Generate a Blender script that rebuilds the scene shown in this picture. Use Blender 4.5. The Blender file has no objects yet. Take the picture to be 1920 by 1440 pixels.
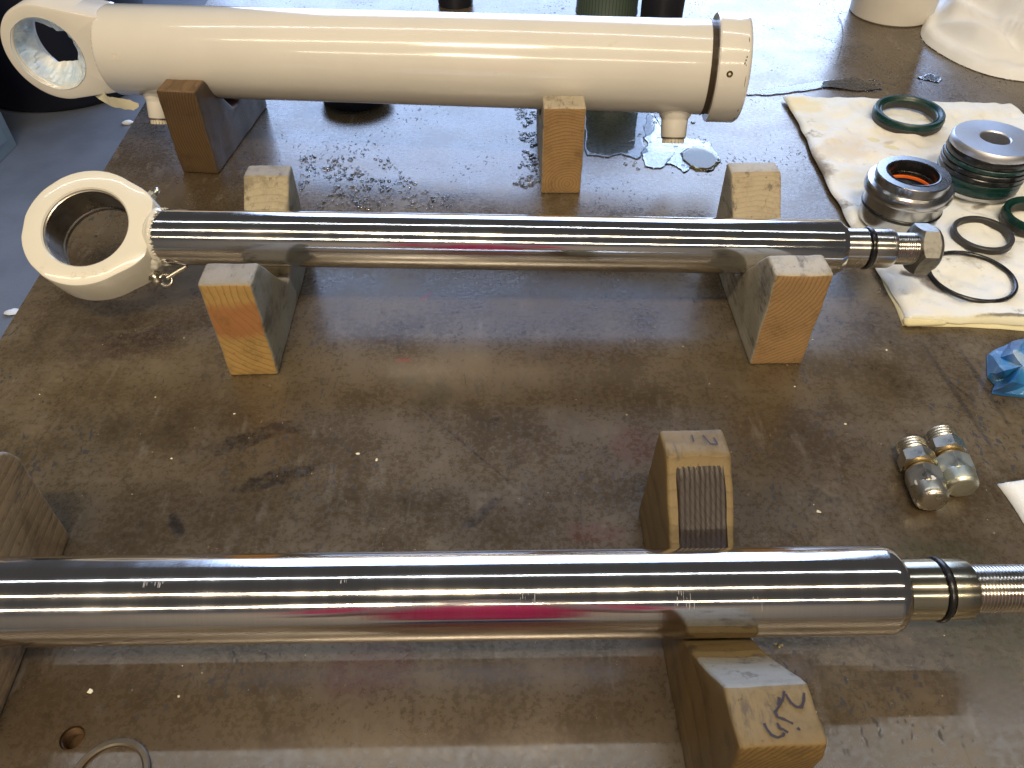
import bpy, bmesh, math, random
from mathutils import Vector, Matrix, noise
random.seed(7)
PI = math.pi
R = math.radians
scene = bpy.context.scene
COL = scene.collection

# ------------------------------------------------------------------ camera
CH, FPX = 0.45, 1443.0            # camera height over the table (m), focal length in photo pixels
cam = bpy.data.cameras.new('camera')
cam.sensor_width = 36.0
cam.lens = 36.0 * FPX / 1920.0
cam.clip_start = 0.01
cam.clip_end = 60
camo = bpy.data.objects.new('camera', cam)
COL.objects.link(camo)
camo.location = (0, 0, CH)
camo.rotation_euler = (R(45), 0, 0)
scene.camera = camo

# ------------------------------------------------------------------ world and lamps
world = bpy.data.worlds.new('World')
scene.world = world
world.use_nodes = True
wb = world.node_tree.nodes['Background']
wb.inputs[0].default_value = (0.82, 0.79, 0.78, 1)
wb.inputs[1].default_value = 0.074

def area(name, loc, target, sx, sy, power, color, spread=180):
    l = bpy.data.lights.new(name, 'AREA')
    l.shape = 'RECTANGLE'
    l.size, l.size_y = sx, sy
    l.energy = power
    l.color = color
    l.spread = R(spread)
    o = bpy.data.objects.new(name, l)
    COL.objects.link(o)
    o.location = loc
    d = Vector(target) - Vector(loc)
    o.rotation_euler = d.to_track_quat('-Z', 'Y').to_euler()
    return o
# the daylit roll-up door behind the bench, and the ceiling tubes of the shop
area('door_daylight', (0.50, 6.0, 2.0), (0.50, 0, 2.0), 5.4, 4.2, 480, (0.45, 0.62, 1.0))
area('door_bright_yard', (1.9, 5.9, 1.95), (1.9, 0, 1.95), 1.5, 1.5, 22, (0.78, 0.90, 1.0))
area('tube_far', (0.0, 1.35, 3.4), (0.0, 1.35, 0), 6.5, 0.05, 32, (0.86, 0.93, 1.0))
area('tube_mid', (-0.1, -0.95, 3.4), (-0.1, -0.95, 0), 7.0, 0.085, 66, (1.0, 0.82, 0.58))
area('tube_mid_bright', (-0.1, -1.15, 3.4), (-0.1, -0.95, 0), 1.4, 0.12, 75, (1.0, 0.82, 0.58))
area('tube_near', (0.2, -4.0, 3.3), (0.2, -3.4, 0), 8.0, 0.12, 110, (1.0, 0.84, 0.62))
area('tube_near_bright', (-0.3, -3.8, 3.3), (0.0, -3.0, 0), 1.4, 0.16, 100, (1.0, 0.84, 0.60))
scene.view_settings.view_transform = 'Standard'
scene.view_settings.look = 'None'
scene.view_settings.exposure = 0
scene.view_settings.gamma = 1

# ------------------------------------------------------------------ measuring helpers
S45 = math.sqrt(0.5)
def ray(u, v):
    a = (u - 960) / FPX; b = (v - 720) / FPX
    return Vector((a, S45 - b * S45, -S45 - b * S45))
def at(u, v, z=0.0):
    d = ray(u, v); t = (z - CH) / d.z
    return Vector((0, 0, CH)) + d * t
def aty(u, v, y):
    d = ray(u, v)
    return Vector((0, 0, CH)) + d * (y / d.y)
def xat(u, y, z):
    return (u - 960) / FPX * (y * S45 - (z - CH) * S45)

# ------------------------------------------------------------------ object helpers
def tag(o, label=None, cat=None, group=None, kind=None):
    if label: o['label'] = label
    if cat: o['category'] = cat
    if group: o['group'] = group
    if kind: o['kind'] = kind
    return o
def empty(name, loc, rot=(0, 0, 0), label=None, cat=None, group=None):
    o = bpy.data.objects.new(name, None)
    o.empty_display_size = 0.02
    COL.objects.link(o)
    o.location = loc
    o.rotation_euler = rot
    return tag(o, label, cat, group)
def link(name, me, mats, parent=None, smooth=35):
    if not isinstance(mats, (list, tuple)): mats = [mats]
    for m in mats: me.materials.append(m)
    if smooth is not None:
        me.polygons.foreach_set('use_smooth', [True] * len(me.polygons))
        if smooth < 180: me.set_sharp_from_angle(angle=R(smooth))
    me.update()
    o = bpy.data.objects.new(name, me)
    COL.objects.link(o)
    if parent: o.parent = parent
    return o
def obj(name, bm, mats, parent=None, smooth=35):
    me = bpy.data.meshes.new(name)
    bm.normal_update()
    bm.to_mesh(me); bm.free()
    return link(name, me, mats, parent, smooth)

def lathe(bm, prof, n=96, axis='X', origin=(0, 0, 0), closed=False, wob=None):
    """revolve a list of (along, radius) round an axis; radius 0 closes the end"""
    o = Vector(origin); rings = []
    for k, (a, r) in enumerate(prof):
        ring = []
        if r <= 1e-9:
            p = Vector((a, 0, 0)) if axis == 'X' else Vector((0, 0, a))
            ring = [bm.verts.new(o + p)]
        else:
            for i in range(n):
                t = 2 * PI * i / n
                rr, aa = r, a
                if wob: aa, rr = wob(k, t, a, r)
                c, s = math.cos(t) * rr, math.sin(t) * rr
                p = Vector((aa, c, s)) if axis == 'X' else Vector((c, s, aa))
                ring.append(bm.verts.new(o + p))
        rings.append(ring)
    pairs = list(zip(rings[:-1], rings[1:]))
    if closed: pairs.append((rings[-1], rings[0]))
    for A, B in pairs:
        if len(A) == 1 and len(B) == 1: continue
        for i in range(n):
            j = (i + 1) % n
            if len(A) == 1: f = (A[0], B[i], B[j])
            elif len(B) == 1: f = (A[i], A[j], B[0])
            else: f = (A[i], A[j], B[j], B[i])
            bm.faces.new(f)
    bmesh.ops.recalc_face_normals(bm, faces=bm.faces)
    return bm
def torus_bm(R0, r, n=128, m=16, squash=1.0, axis='Z', origin=(0, 0, 0), wob=0.0):
    bm = bmesh.new()
    prof = [(math.sin(2 * PI * k / m) * r * squash, R0 + math.cos(2 * PI * k / m) * r) for k in range(m)]
    return lathe(bm, prof, n, axis, origin, closed=True)

# ------------------------------------------------------------------ shader helpers
class NT:
    def __init__(self, name):
        self.m = bpy.data.materials.new(name)
        self.m.use_nodes = True
        self.t = self.m.node_tree
        self.b = self.t.nodes['Principled BSDF']
        self._co = None
    def n(self, typ, **kw):
        nd = self.t.nodes.new(typ)
        for k, v in kw.items():
            if hasattr(nd, k) and k not in nd.inputs: setattr(nd, k, v)
            else: self.set(nd.inputs[k], v)
        return nd
    def set(self, sock, v):
        if isinstance(v, bpy.types.NodeSocket): self.t.links.new(v, sock)
        elif isinstance(v, bpy.types.Node): self.t.links.new(v.outputs[0], sock)
        else:
            if hasattr(sock.default_value, '__len__') and not hasattr(v, '__len__'): v = [v] * len(sock.default_value)
            if hasattr(v, '__len__') and len(sock.default_value) == 4 and len(v) == 3: v = tuple(v) + (1,)
            sock.default_value = v
    def co(self):
        if not self._co: self._co = self.n('ShaderNodeTexCoord').outputs['Object']
        return self._co
    def p(self, **kw):
        for k, v in kw.items(): self.set(self.b.inputs[k.replace('_', ' ')], v)
    def map(self, loc=(0, 0, 0), rot=(0, 0, 0), sc=(1, 1, 1), vec=None, typ='POINT'):
        nd = self.n('ShaderNodeMapping', vector_type=typ)
        self.set(nd.inputs['Vector'], vec or self.co())
        nd.inputs['Location'].default_value = loc; nd.inputs['Rotation'].default_value = rot
        nd.inputs['Scale'].default_value = sc
        return nd.outputs[0]
    def noise(self, scale, detail=4, rough=0.55, vec=None, dist=0.0):
        nd = self.n('ShaderNodeTexNoise')
        self.set(nd.inputs['Vector'], vec or self.co())
        nd.inputs['Scale'].default_value = scale; nd.inputs['Detail'].default_value = detail
        nd.inputs['Roughness'].default_value = rough; nd.inputs['Distortion'].default_value = dist
        return nd.outputs['Fac']
    def voro(self, scale, vec=None, feature='F1', rnd=1.0):
        nd = self.n('ShaderNodeTexVoronoi', feature=feature)
        self.set(nd.inputs['Vector'], vec or self.co())
        nd.inputs['Scale'].default_value = scale; nd.inputs['Randomness'].default_value = rnd
        return nd.outputs['Distance']
    def ramp(self, fac, stops, interp='LINEAR'):
        nd = self.n('ShaderNodeValToRGB')
        cr = nd.color_ramp; cr.interpolation = interp
        while len(cr.elements) > 1: cr.elements.remove(cr.elements[-1])
        for i, (p, c) in enumerate(stops):
            e = cr.elements[0] if i == 0 else cr.elements.new(p)
            e.position = p
            c = (c, c, c) if not hasattr(c, '__len__') else c
            e.color = tuple(c) + (1,)
        self.set(nd.inputs[0], fac)
        return nd.outputs[0]
    def mr(self, v, a, b, c=0.0, d=1.0, smooth=True):
        nd = self.n('ShaderNodeMapRange', interpolation_type='SMOOTHSTEP' if smooth else 'LINEAR')
        self.set(nd.inputs[0], v)
        for i, x in zip((1, 2, 3, 4), (a, b, c, d)): self.set(nd.inputs[i], x)
        return nd.outputs[0]
    def math(self, op, a, b=0.0, c=0.0, clamp=False):
        nd = self.n('ShaderNodeMath', operation=op, use_clamp=clamp)
        self.set(nd.inputs[0], a); self.set(nd.inputs[1], b); self.set(nd.inputs[2], c)
        return nd.outputs[0]
    def mix(self, fac, a, b, mode='MIX'):
        nd = self.n('ShaderNodeMix', data_type='RGBA', blend_type=mode)
        self.set(nd.inputs[0], fac); self.set(nd.inputs[6], a); self.set(nd.inputs[7], b)
        return nd.outputs[2]
    def bump(self, h, strength=0.3, dist=0.001, normal=None):
        nd = self.n('ShaderNodeBump')
        nd.inputs['Strength'].default_value = strength; nd.inputs['Distance'].default_value = dist
        self.set(nd.inputs['Height'], h)
        if normal: self.set(nd.inputs['Normal'], normal)
        self.set(self.b.inputs['Normal'], nd.outputs[0])
        return nd.outputs[0]
    def sep(self, vec=None):
        nd = self.n('ShaderNodeSeparateXYZ'); self.set(nd.inputs[0], vec or self.co())
        return nd.outputs

def blob(T, c, rx, ry, ang=0, soft=0.5, wob=0.5, nz=None):
    """stain with an uneven edge round world point c in the plane z = 0"""
    v = T.map(loc=(c[0], c[1], 0), rot=(0, 0, ang), sc=(rx, ry, 1), typ='TEXTURE')
    ln = T.n('ShaderNodeVectorMath', operation='LENGTH'); T.set(ln.inputs[0], v)
    d = T.math('ADD', ln.outputs['Value'], T.math('MULTIPLY', T.math('SUBTRACT', nz, 0.5), wob * 2))
    return T.mr(d, 1.0 - soft, 1.0, 1.0, 0.0)

# ------------------------------------------------------------------ materials
def mat_table():
    T = NT('worn_steel_plate')
    big = T.noise(3.0, 6, 0.6)
    mid = T.noise(14, 6, 0.65)
    fine = T.noise(230, 5, 0.75)
    vf = T.noise(600, 3, 0.7)
    col = T.ramp(mid, [(0.28, (0.050, 0.034, 0.016)), (0.45, (0.094, 0.069, 0.037)), (0.58, (0.128, 0.097, 0.055)), (0.75, (0.180, 0.140, 0.085))])
    col = T.mix(T.mr(big, 0.40, 0.62, 0, 0.8), col, (0.062, 0.041, 0.020))
    col = T.mix(T.mr(fine, 0.34, 0.56, 0.34, 0.0), col, (0.026, 0.019, 0.012))
    col = T.mix(T.mr(vf, 0.60, 0.75, 0, 0.35), col, (0.20, 0.17, 0.14))
    m60 = T.noise(55, 6, 0.8, T.map(loc=(2, 7, 0), rot=(0, 0, 0.5), sc=(1, 0.6, 1)))
    col = T.mix(T.mr(m60, 0.53, 0.66, 0.0, 0.5), col, (0.034, 0.024, 0.014))
    # rust tinge
    rn = T.noise(7, 5, 0.7, T.map(loc=(3, 5, 1)))
    col = T.mix(T.mr(rn, 0.60, 0.76, 0, 0.45), col, (0.085, 0.036, 0.020))
    # streaky bare patches (y direction rub marks)
    st = T.noise(30, 5, 0.7, T.map(rot=(0, 0, 0.25), sc=(2.4, 0.6, 1)))
    col = T.mix(T.mr(st, 0.56, 0.70, 0, 0.45), col, (0.17, 0.145, 0.115))
    # pits: short dark dashes
    pits = None
    dn = T.noise(9, 3, 0.6, T.map(loc=(8, 1, 0)))
    nn = T.n('ShaderNodeTexNoise'); T.set(nn.inputs['Vector'], T.co()); nn.inputs['Scale'].default_value = 90
    sm = T.n('ShaderNodeVectorMath', operation='SCALE'); T.set(sm.inputs[0], nn.outputs['Color']); sm.inputs['Scale'].default_value = 0.012
    wv = T.n('ShaderNodeVectorMath', operation='ADD'); T.set(wv.inputs[0], T.co()); T.set(wv.inputs[1], sm.outputs[0])
    for k, (ang, sc, th) in enumerate([(0.5, (230, 80, 1), 0.24), (1.9, (200, 60, 1), 0.20), (2.6, (110, 45, 1), 0.12)]):
        d = T.voro(1.0, T.map(loc=(k * 3.1, k, 0), rot=(0, 0, ang), sc=sc, vec=wv.outputs[0]))
        lim = T.mr(dn, 0.40, 0.68, 0.015, th)
        m = T.math('LESS_THAN', d, lim)
        pits = m if pits is None else T.math('MAXIMUM', pits, m)
    col = T.mix(T.math('MULTIPLY', pits, 0.85), col, (0.012, 0.009, 0.007))
    # long thin scratches
    scr = None
    for k, (ang, sc) in enumerate([(0.9, 7), (2.2, 9)]):
        d = T.voro(sc, T.map(loc=(k * 1.7, k * .9, 0), rot=(0, 0, ang), sc=(1, 0.22, 1)), feature='DISTANCE_TO_EDGE')
        g = T.noise(5, 2, 0.5, T.map(loc=(k * 5, 2, 3)))
        m = T.math('MULTIPLY', T.mr(d, 0.0, 0.0030, 1, 0), T.mr(g, 0.57, 0.63, 0, 1))
        scr = m if scr is None else T.math('MAXIMUM', scr, m)
    col = T.mix(T.math('MULTIPLY', scr, 0.55), col, (0.020, 0.014, 0.010))
    # particular stains seen on the plate
    nz = T.noise(38, 6, 0.7)
    nz2 = T.noise(90, 4, 0.7, T.map(sc=(1, 3, 1)))
    brk = T.mr(T.noise(150, 5, 0.8), 0.38, 0.56, 0.25, 1.0)
    def stain(u, v, rx, ry, ang, c, amt, soft=0.5, wob=1.0, n=nz):
        nonlocal col
        q = at(u, v)
        mk = T.math('MULTIPLY', blob(T, q, rx, ry, ang, soft, wob, n), amt)
        if rx > 0.009 and ry > 0.003: mk = T.math('MULTIPLY', mk, brk)
        col = T.mix(mk, col, c)
    DK = (0.018, 0.012, 0.008)
    stain(470, 822, 0.046, 0.012, 0.35, DK, 0.85, 0.6, 1.6)
    stain(520, 895, 0.042, 0.009, 0.45, DK, 0.85, 0.6, 1.6)
    stain(265, 640, 0.045, 0.030, 0.2, (0.035, 0.020, 0.013), 0.75)
    stain(180, 640, 0.040, 0.045, 0.2, (0.045, 0.028, 0.018), 0.5)
    stain(1820, 1150, 0.060, 0.050, 0.1, (0.050, 0.044, 0.018), 0.8)
    stain(1770, 1040, 0.045, 0.018, -0.1, (0.045, 0.040, 0.016), 0.8)
    stain(1720, 1215, 0.04, 0.020, 0, DK, 0.5, 0.7, 1.4)
    stain(900, 965, 0.030, 0.006, 0.8, DK, 0.75, 0.6)
    stain(330, 985, 0.006, 0.012, 0.6, DK, 0.9)
    stain(1190, 835, 0.025, 0.02, 0, (0.085, 0.022, 0.014), 0.45)
    stain(1110, 1000, 0.030, 0.012, 0, (0.095, 0.020, 0.016), 0.45, 0.6, 1.3)
    stain(690, 1250, 0.035, 0.03, 0, (0.075, 0.030, 0.018), 0.6)
    stain(1000, 1380, 0.022, 0.02, 0, (0.22, 0.18, 0.12), 0.35, 0.7, 1.5, nz2)
    stain(930, 790, 0.012, 0.006, 1.0, DK, 0.5)
    stain(1225, 1215, 0.03, 0.02, 0, (0.10, 0.05, 0.03), 0.3)
    HP = (0.052, 0.042, 0.022)
    stain(778, 712, 0.014, 0.009, 0.3, HP, 0.8, 0.3, 0.6)
    stain(812, 742, 0.018, 0.014, 1.0, HP, 0.8, 0.3, 0.6)
    stain(826, 716, 0.008, 0.005, 1.0, HP, 0.7, 0.3, 0.6)
    stain(757, 675, 0.008, 0.0011, 0.0, (0.35, 0.01, 0.03), 0.7, 0.3, 0.5)
    stain(800, 556, 0.010, 0.0015, 0.9, (0.30, 0.01, 0.03), 0.5, 0.3, 0.5)
    stain(640, 340, 0.16, 0.03, -0.25, (0.020, 0.018, 0.018), 0.55, 0.6, 1.2)
    for (u1, v1, u2, v2) in ((1016, 650, 952, 762), (1102, 686, 1108, 800), (940, 706, 942, 780), (228, 652, 300, 648), (870, 690, 874, 730), (1150, 655, 1215, 672), (560, 480, 700, 445)):
        a, b = at(u1, v1), at(u2, v2); c = (a + b) / 2; d = b - a
        col = T.mix(T.math('MULTIPLY', blob(T, c, d.length / 2, 0.00045, math.atan2(d.y, d.x), 0.6, 0.25, nz), 0.75), col, (0.022, 0.016, 0.011))
    # two long rub lines near the right edge
    for (u1, v1, u2, v2) in ((1770, 610, 1920, 840), (1700, 600, 1900, 900)):
        a, b = at(u1, v1), at(u2, v2)
        c = (a + b) / 2; d = b - a
        col = T.mix(T.math('MULTIPLY', blob(T, c, d.length / 2, 0.0035, math.atan2(d.y, d.x), 0.7, 0.3, nz), 0.5), col, (0.022, 0.017, 0.014))
    rough = T.mr(mid, 0.3, 0.7, 0.22, 0.34)
    rough = T.math('ADD', rough, T.mr(fine, 0.35, 0.65, -0.05, 0.06))
    rough = T.math('ADD', rough, T.math('MULTIPLY', pits, 0.25))
    T.p(Base_Color=col, Roughness=rough, Metallic=0.16, IOR=1.78)
    h = T.math('ADD', T.noise(260, 2, 0.7), T.math('MULTIPLY', T.noise(25, 2, 0.6), 0.5))
    T.bump(h, 0.20, 0.0005)
    return T.m

def mat_paint(name='cream_gloss_paint', col=(0.66, 0.63, 0.565), rough=0.16, bump=0.10, chips=False):
    T = NT(name)
    n = T.noise(18, 4, 0.6)
    c = T.mix(T.mr(n, 0.35, 0.7, 0, 0.35), col, tuple(x * 0.90 for x in col))
    sp = T.noise(45, 3, 0.5)
    c = T.mix(T.mr(sp, 0.70, 0.78, 0, 0.25), c, (0.45, 0.38, 0.26))
    T.p(Base_Color=c, Roughness=rough, IOR=1.5, Coat_Weight=0.5, Coat_Roughness=0.06)
    h = T.math('ADD', T.noise(60, 3, 0.5), T.math('MULTIPLY', T.noise(350, 2, 0.5), 0.10))
    T.bump(h, bump, 0.0010)
    return T.m

def mat_chrome(name, tint=(0.74, 0.73, 0.72), rough=0.14, scratch=1.0, aniso=0.85, line=900):
    """hard chrome with fine turning marks round the rod: rod axis = local X"""
    T = NT(name)
    # turning marks run round the axis, so they vary along x only
    t1 = T.noise(line, 4, 0.7, T.map(sc=(1, 0.015, 0.015)))
    t2 = T.noise(90, 3, 0.6, T.map(sc=(1, 0.15, 0.15)))
    blot = T.noise(20, 5, 0.65, T.map(sc=(0.5, 1, 1)))
    c = T.mix(T.mr(t1, 0.3, 0.7, 0, 0.13 * scratch), tint, tuple(x * 0.62 for x in tint))
    c = T.mix(T.mr(blot, 0.55, 0.8, 0, 0.22), c, (0.42, 0.38, 0.34))
    r = T.math('ADD', T.mr(t2, 0.3, 0.7, rough * 0.85, rough * 1.25), T.mr(blot, 0.5, 0.75, 0, 0.07))
    T.p(Base_Color=c, Metallic=1.0, Roughness=r, Anisotropic=aniso, Anisotropic_Rotation=0.25)
    tg = T.n('ShaderNodeTangent', direction_type='RADIAL', axis='X')
    T.set(T.b.inputs['Tangent'], tg.outputs[0])
    T.bump(t1, 0.06 * scratch, 0.0002)
    return T.m

def mat_metal(name, col=(0.50, 0.48, 0.45), rough=0.28, dirt=0.4, dirtcol=(0.07, 0.05, 0.03), ds=60, bump=0.15, aniso=0.0, axis='Z', rv=0.22):
    T = NT(name)
    n = T.noise(ds, 5, 0.65)
    f = T.noise(ds * 9, 3, 0.6)
    c = T.mix(T.mr(n, 0.48, 0.72, 0, dirt), col, dirtcol)
    c = T.mix(T.mr(f, 0.5, 0.8, 0, 0.3), c, tuple(x * 0.6 for x in col))
    T.p(Base_Color=c, Metallic=1.0, Roughness=T.mr(n, 0.35, 0.7, rough, rough + rv), Anisotropic=aniso)
    if aniso:
        T.set(T.b.inputs['Tangent'], T.n('ShaderNodeTangent', direction_type='RADIAL', axis=axis).outputs[0])
    T.bump(T.math('ADD', n, T.math('MULTIPLY', f, 0.3)), bump, 0.0006)
    return T.m

def mat_rubber(name, col, rough=0.3, spec=0.5):
    T = NT(name)
    n = T.noise(80, 4, 0.6)
    c = T.mix(T.mr(n, 0.5, 0.75, 0, 0.4), col, tuple(min(1, x * 1.9 + 0.01) for x in col))
    T.p(Base_Color=c, Roughness=T.mr(n, 0.3, 0.7, rough, rough + 0.15), Specular_IOR_Level=spec)
    T.bump(T.noise(500, 3, 0.5), 0.05, 0.0004)
    return T.m

def mat_wood(name, light, dark, center, freq, seed=0.0, weather=None, wamt=0.0, sharp=0.55, rough=0.62, tintband=None, wob=0.0035, edge=0.0):
    """growth rings round a pith parallel to local Y; the same solid texture gives end grain and long grain"""
    light = tuple(x * k for x, k in zip(light, (0.80, 0.80, 0.82))); dark = tuple(x * 0.8 for x in dark)
    if weather: weather = tuple(x * 0.85 for x in weather)
    T = NT(name)
    s = T.sep()
    nx = T.noise(16, 3, 0.5, T.map(loc=(seed, seed, seed), sc=(1, 0.25, 1)))
    ny = T.noise(45, 3, 0.5, T.map(loc=(seed + 3, seed, seed), sc=(1, 0.10, 1)))
    dx = T.math('SUBTRACT', s[0], center[0]); dz = T.math('SUBTRACT', s[2], center[1])
    rr = T.math('SQRT', T.math('ADD', T.math('MULTIPLY', dx, dx), T.math('MULTIPLY', dz, dz)))
    rr = T.math('ADD', rr, T.math('MULTIPLY', T.math('SUBTRACT', nx, 0.5), wob * 4))
    rr = T.math('ADD', rr, T.math('MULTIPLY', T.math('SUBTRACT', ny, 0.5), wob * 0.8))
    ph = T.math('FRACT', T.math('MULTIPLY', rr, freq))
    ring = T.math('POWER', ph, 5.0 * sharp + 1)
    ring = T.math('MULTIPLY', ring, T.mr(ph, 0.93, 1.0, 1, 0))
    fib = T.noise(700, 4, 0.7, T.map(loc=(0, seed, 0), sc=(1, 0.05, 1)))
    c = T.mix(T.math('MULTIPLY', ring, 0.85), light, dark)
    c = T.mix(T.mr(fib, 0.40, 0.70, 0.0, 0.35), c, tuple(x * 0.55 for x in light))
    big = T.noise(22, 4, 0.6, T.map(loc=(seed * 2, 0, 4)))
    c = T.mix(T.mr(big, 0.45, 0.75, 0, 0.45), c, tuple(x * 0.62 for x in light))
    if tintband:                                   # (z centre, half height, colour, amount)
        zc, hh, tc, ta = tintband
        d = T.math('ABSOLUTE', T.math('SUBTRACT', T.math('ADD', s[2], T.math('MULTIPLY', T.math('SUBTRACT', big, 0.5), 0.03)), zc))
        c = T.mix(T.mr(d, hh * 0.5, hh, ta, 0), c, tc)
    h = T.math('ADD', T.math('MULTIPLY', ring, -0.6), T.math('MULTIPLY', fib, 0.5))
    if weather:
        wn = T.noise(35, 6, 0.7, T.map(loc=(seed, 2, 2), sc=(1, 0.35, 1)))
        c = T.mix(T.mr(wn, 0.25, 0.6, wamt * 0.55, wamt), c, weather)
        ck = T.noise(60, 5, 0.75, T.map(loc=(seed, 7, 2), sc=(1, 0.3, 1)))
        c = T.mix(T.mr(ck, 0.53, 0.64, 0, 0.65), c, (0.06, 0.05, 0.04))
    # grime specks
    sp = T.noise(260, 3, 0.6, T.map(loc=(seed, 1, 1)))
    c = T.mix(T.mr(sp, 0.64, 0.74, 0, 0.6), c, (0.05, 0.035, 0.02))
    gr = T.noise(30, 6, 0.75, T.map(loc=(seed, 5, 8)))
    c = T.mix(T.mr(gr, 0.48, 0.70, 0, 0.65), c, tuple(x * 0.35 for x in light))
    T.p(Base_Color=c, Roughness=rough, Specular_IOR_Level=0.35)
    T.bump(h, 0.5, 0.0005)
    return T.m

def mat_pad():
    T = NT('absorbent_pad_fibre')
    n = T.noise(14, 5, 0.6); f = T.noise(300, 4, 0.7)
    c = T.mix(T.mr(n, 0.42, 0.70, 0, 0.75), (0.74, 0.76, 0.76), (0.68, 0.66, 0.56))
    dn = T.noise(26, 6, 0.75, T.map(loc=(4, 2, 0)))
    c = T.mix(T.mr(dn, 0.58, 0.74, 0, 0.8), c, (0.11, 0.09, 0.06))
    dn2 = T.noise(110, 4, 0.7, T.map(loc=(1, 9, 0)))
    c = T.mix(T.mr(dn2, 0.66, 0.76, 0, 0.5), c, (0.22, 0.18, 0.12))
    nz = T.noise(45, 6, 0.75)
    def stain(u, v, rx, ry, ang, cc, amt, soft=0.6, wob=0.8):
        nonlocal c
        q = at(u, v, 0.008)
        c = T.mix(T.math('MULTIPLY', blob(T, q, rx, ry, ang, soft, wob, nz), amt), c, cc)
    stain(1482, 222, 0.012, 0.016, 0, (0.20, 0.10, 0.02), 0.9)
    stain(1500, 195, 0.05, 0.03, 0, (0.72, 0.60, 0.28), 0.6)
    stain(1520, 300, 0.022, 0.05, 0.2, (0.16, 0.12, 0.08), 0.8)
    stain(1550, 365, 0.012, 0.03, 0.3, (0.05, 0.045, 0.03), 0.9)
    stain(1722, 520, 0.024, 0.009, -0.5, (0.05, 0.035, 0.03), 0.9)
    stain(1748, 538, 0.018, 0.009, -0.7, (0.07, 0.05, 0.04), 0.8)
    stain(1670, 265, 0.012, 0.006, 0.2, (0.30, 0.28, 0.25), 0.7)
    stain(1500, 255, 0.010, 0.012, 0, (0.10, 0.07, 0.04), 0.8)
    stain(1800, 600, 0.10, 0.008, 0, (0.60, 0.54, 0.28), 0.6)
    stain(1840, 385, 0.02, 0.006, 0.5, (0.16, 0.14, 0.11), 0.8)
    stain(1580, 280, 0.05, 0.03, 0.4, (0.56, 0.52, 0.46), 0.6)
    stain(1620, 420, 0.03, 0.012, 0.8, (0.40, 0.36, 0.24), 0.6)
    stain(1850, 480, 0.03, 0.02, 0.2, (0.20, 0.17, 0.10), 0.6)
    stain(1660, 270, 0.10, 0.06, 0.2, (0.70, 0.60, 0.45), 0.35)
    stain(1900, 330, 0.05, 0.08, 0.2, (0.55, 0.48, 0.36), 0.5)
    stain(1890, 594, 0.030, 0.003, 0.0, (0.10, 0.08, 0.06), 0.8)
    T.p(Base_Color=c, Roughness=0.85, Specular_IOR_Level=0.2)
    T.b.inputs['Subsurface Weight'].default_value = 0.0
    T.bump(T.math('ADD', T.math('MULTIPLY', n, 2.0), T.math('MULTIPLY', f, 0.4)), 0.6, 0.0015)
    return T.m

def simple(name, col, rough=0.5, metal=0.0, spec=0.5, bump=None, var=0.25, vs=25, **kw):
    T = NT(name)
    n = T.noise(vs, 5, 0.6)
    c = T.mix(T.mr(n, 0.35, 0.7, 0, var), col, tuple(x * 0.6 for x in col))
    T.p(Base_Color=c, Roughness=rough, Metallic=metal, Specular_IOR_Level=spec, **kw)
    if bump: T.bump(T.noise(bump[0], 4, 0.6), bump[1], bump[2])
    return T.m

M = {}
M['table'] = mat_table()
M['cream'] = mat_paint()
M['cream_eye'] = mat_paint('cream_matt_paint', (0.65, 0.625, 0.54), 0.26, 0.16)
M['rod'] = mat_chrome('chromed_rod', rough=0.095, aniso=0.75)
M['rod_big'] = mat_chrome('chromed_rod_worn', rough=0.10, aniso=0.75, tint=(0.76, 0.73, 0.70), scratch=1.3)
M['turned'] = mat_chrome('turned_steel', tint=(0.60, 0.57, 0.53), rough=0.24, scratch=2.0, line=1500)
M['turned_brass'] = mat_chrome('turned_steel_yellowed', tint=(0.58, 0.54, 0.42), rough=0.22, scratch=2.0, line=1500)
M['nut'] = mat_metal('oily_steel', (0.36, 0.35, 0.32), 0.30, 0.85, (0.06, 0.05, 0.03), 70, 0.3)
M['bore'] = mat_metal('machined_bore', (0.30, 0.28, 0.25), 0.25, 0.5, (0.06, 0.05, 0.04), 30, 0.1)
M['gland'] = mat_metal('machined_steel', (0.50, 0.50, 0.50), 0.20, 0.04, (0.25, 0.22, 0.18), 25, 0.0, 0.3, 'Z', 0.04)
M['ground'] = mat_metal('ground_steel', (0.62, 0.62, 0.64), 0.42, 0.04, (0.25, 0.22, 0.18), 25, 0.0, 0.3, 'Z', 0.04)
M['plated'] = mat_metal('zinc_plated_steel', (0.55, 0.52, 0.44), 0.24, 0.35, (0.20, 0.16, 0.09), 70, 0.25)
M['plated_green'] = mat_metal('zinc_plated_pale', (0.56, 0.58, 0.50), 0.30, 0.3, (0.30, 0.28, 0.14), 70, 0.2)
M['plated_yellow'] = mat_metal('zinc_plated_yellow', (0.52, 0.40, 0.20), 0.28, 0.35, (0.2, 0.13, 0.05), 90, 0.2)
M['black'] = mat_rubber('black_rubber', (0.010, 0.010, 0.011), 0.16)
M['black_matt'] = mat_rubber('black_nitrile', (0.028, 0.027, 0.026), 0.40)
M['green'] = mat_rubber('green_polyurethane', (0.003, 0.028, 0.023), 0.26)
M['green_dark'] = mat_rubber('dark_green_polyurethane', (0.006, 0.030, 0.028), 0.16)
M['orange'] = mat_rubber('orange_seal', (0.75, 0.14, 0.02), 0.4)
M['navy'] = mat_rubber('navy_wiper', (0.006, 0.012, 0.030), 0.3)
M['pad'] = mat_pad()
M['pad_under'] = simple('absorbent_pad_yellowed', (0.70, 0.64, 0.40), 0.85, bump=(120, 0.5, 0.001))
M['groove'] = simple('dark_oily_gap', (0.045, 0.030, 0.016), 0.3, bump=(200, 0.4, 0.001))
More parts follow.
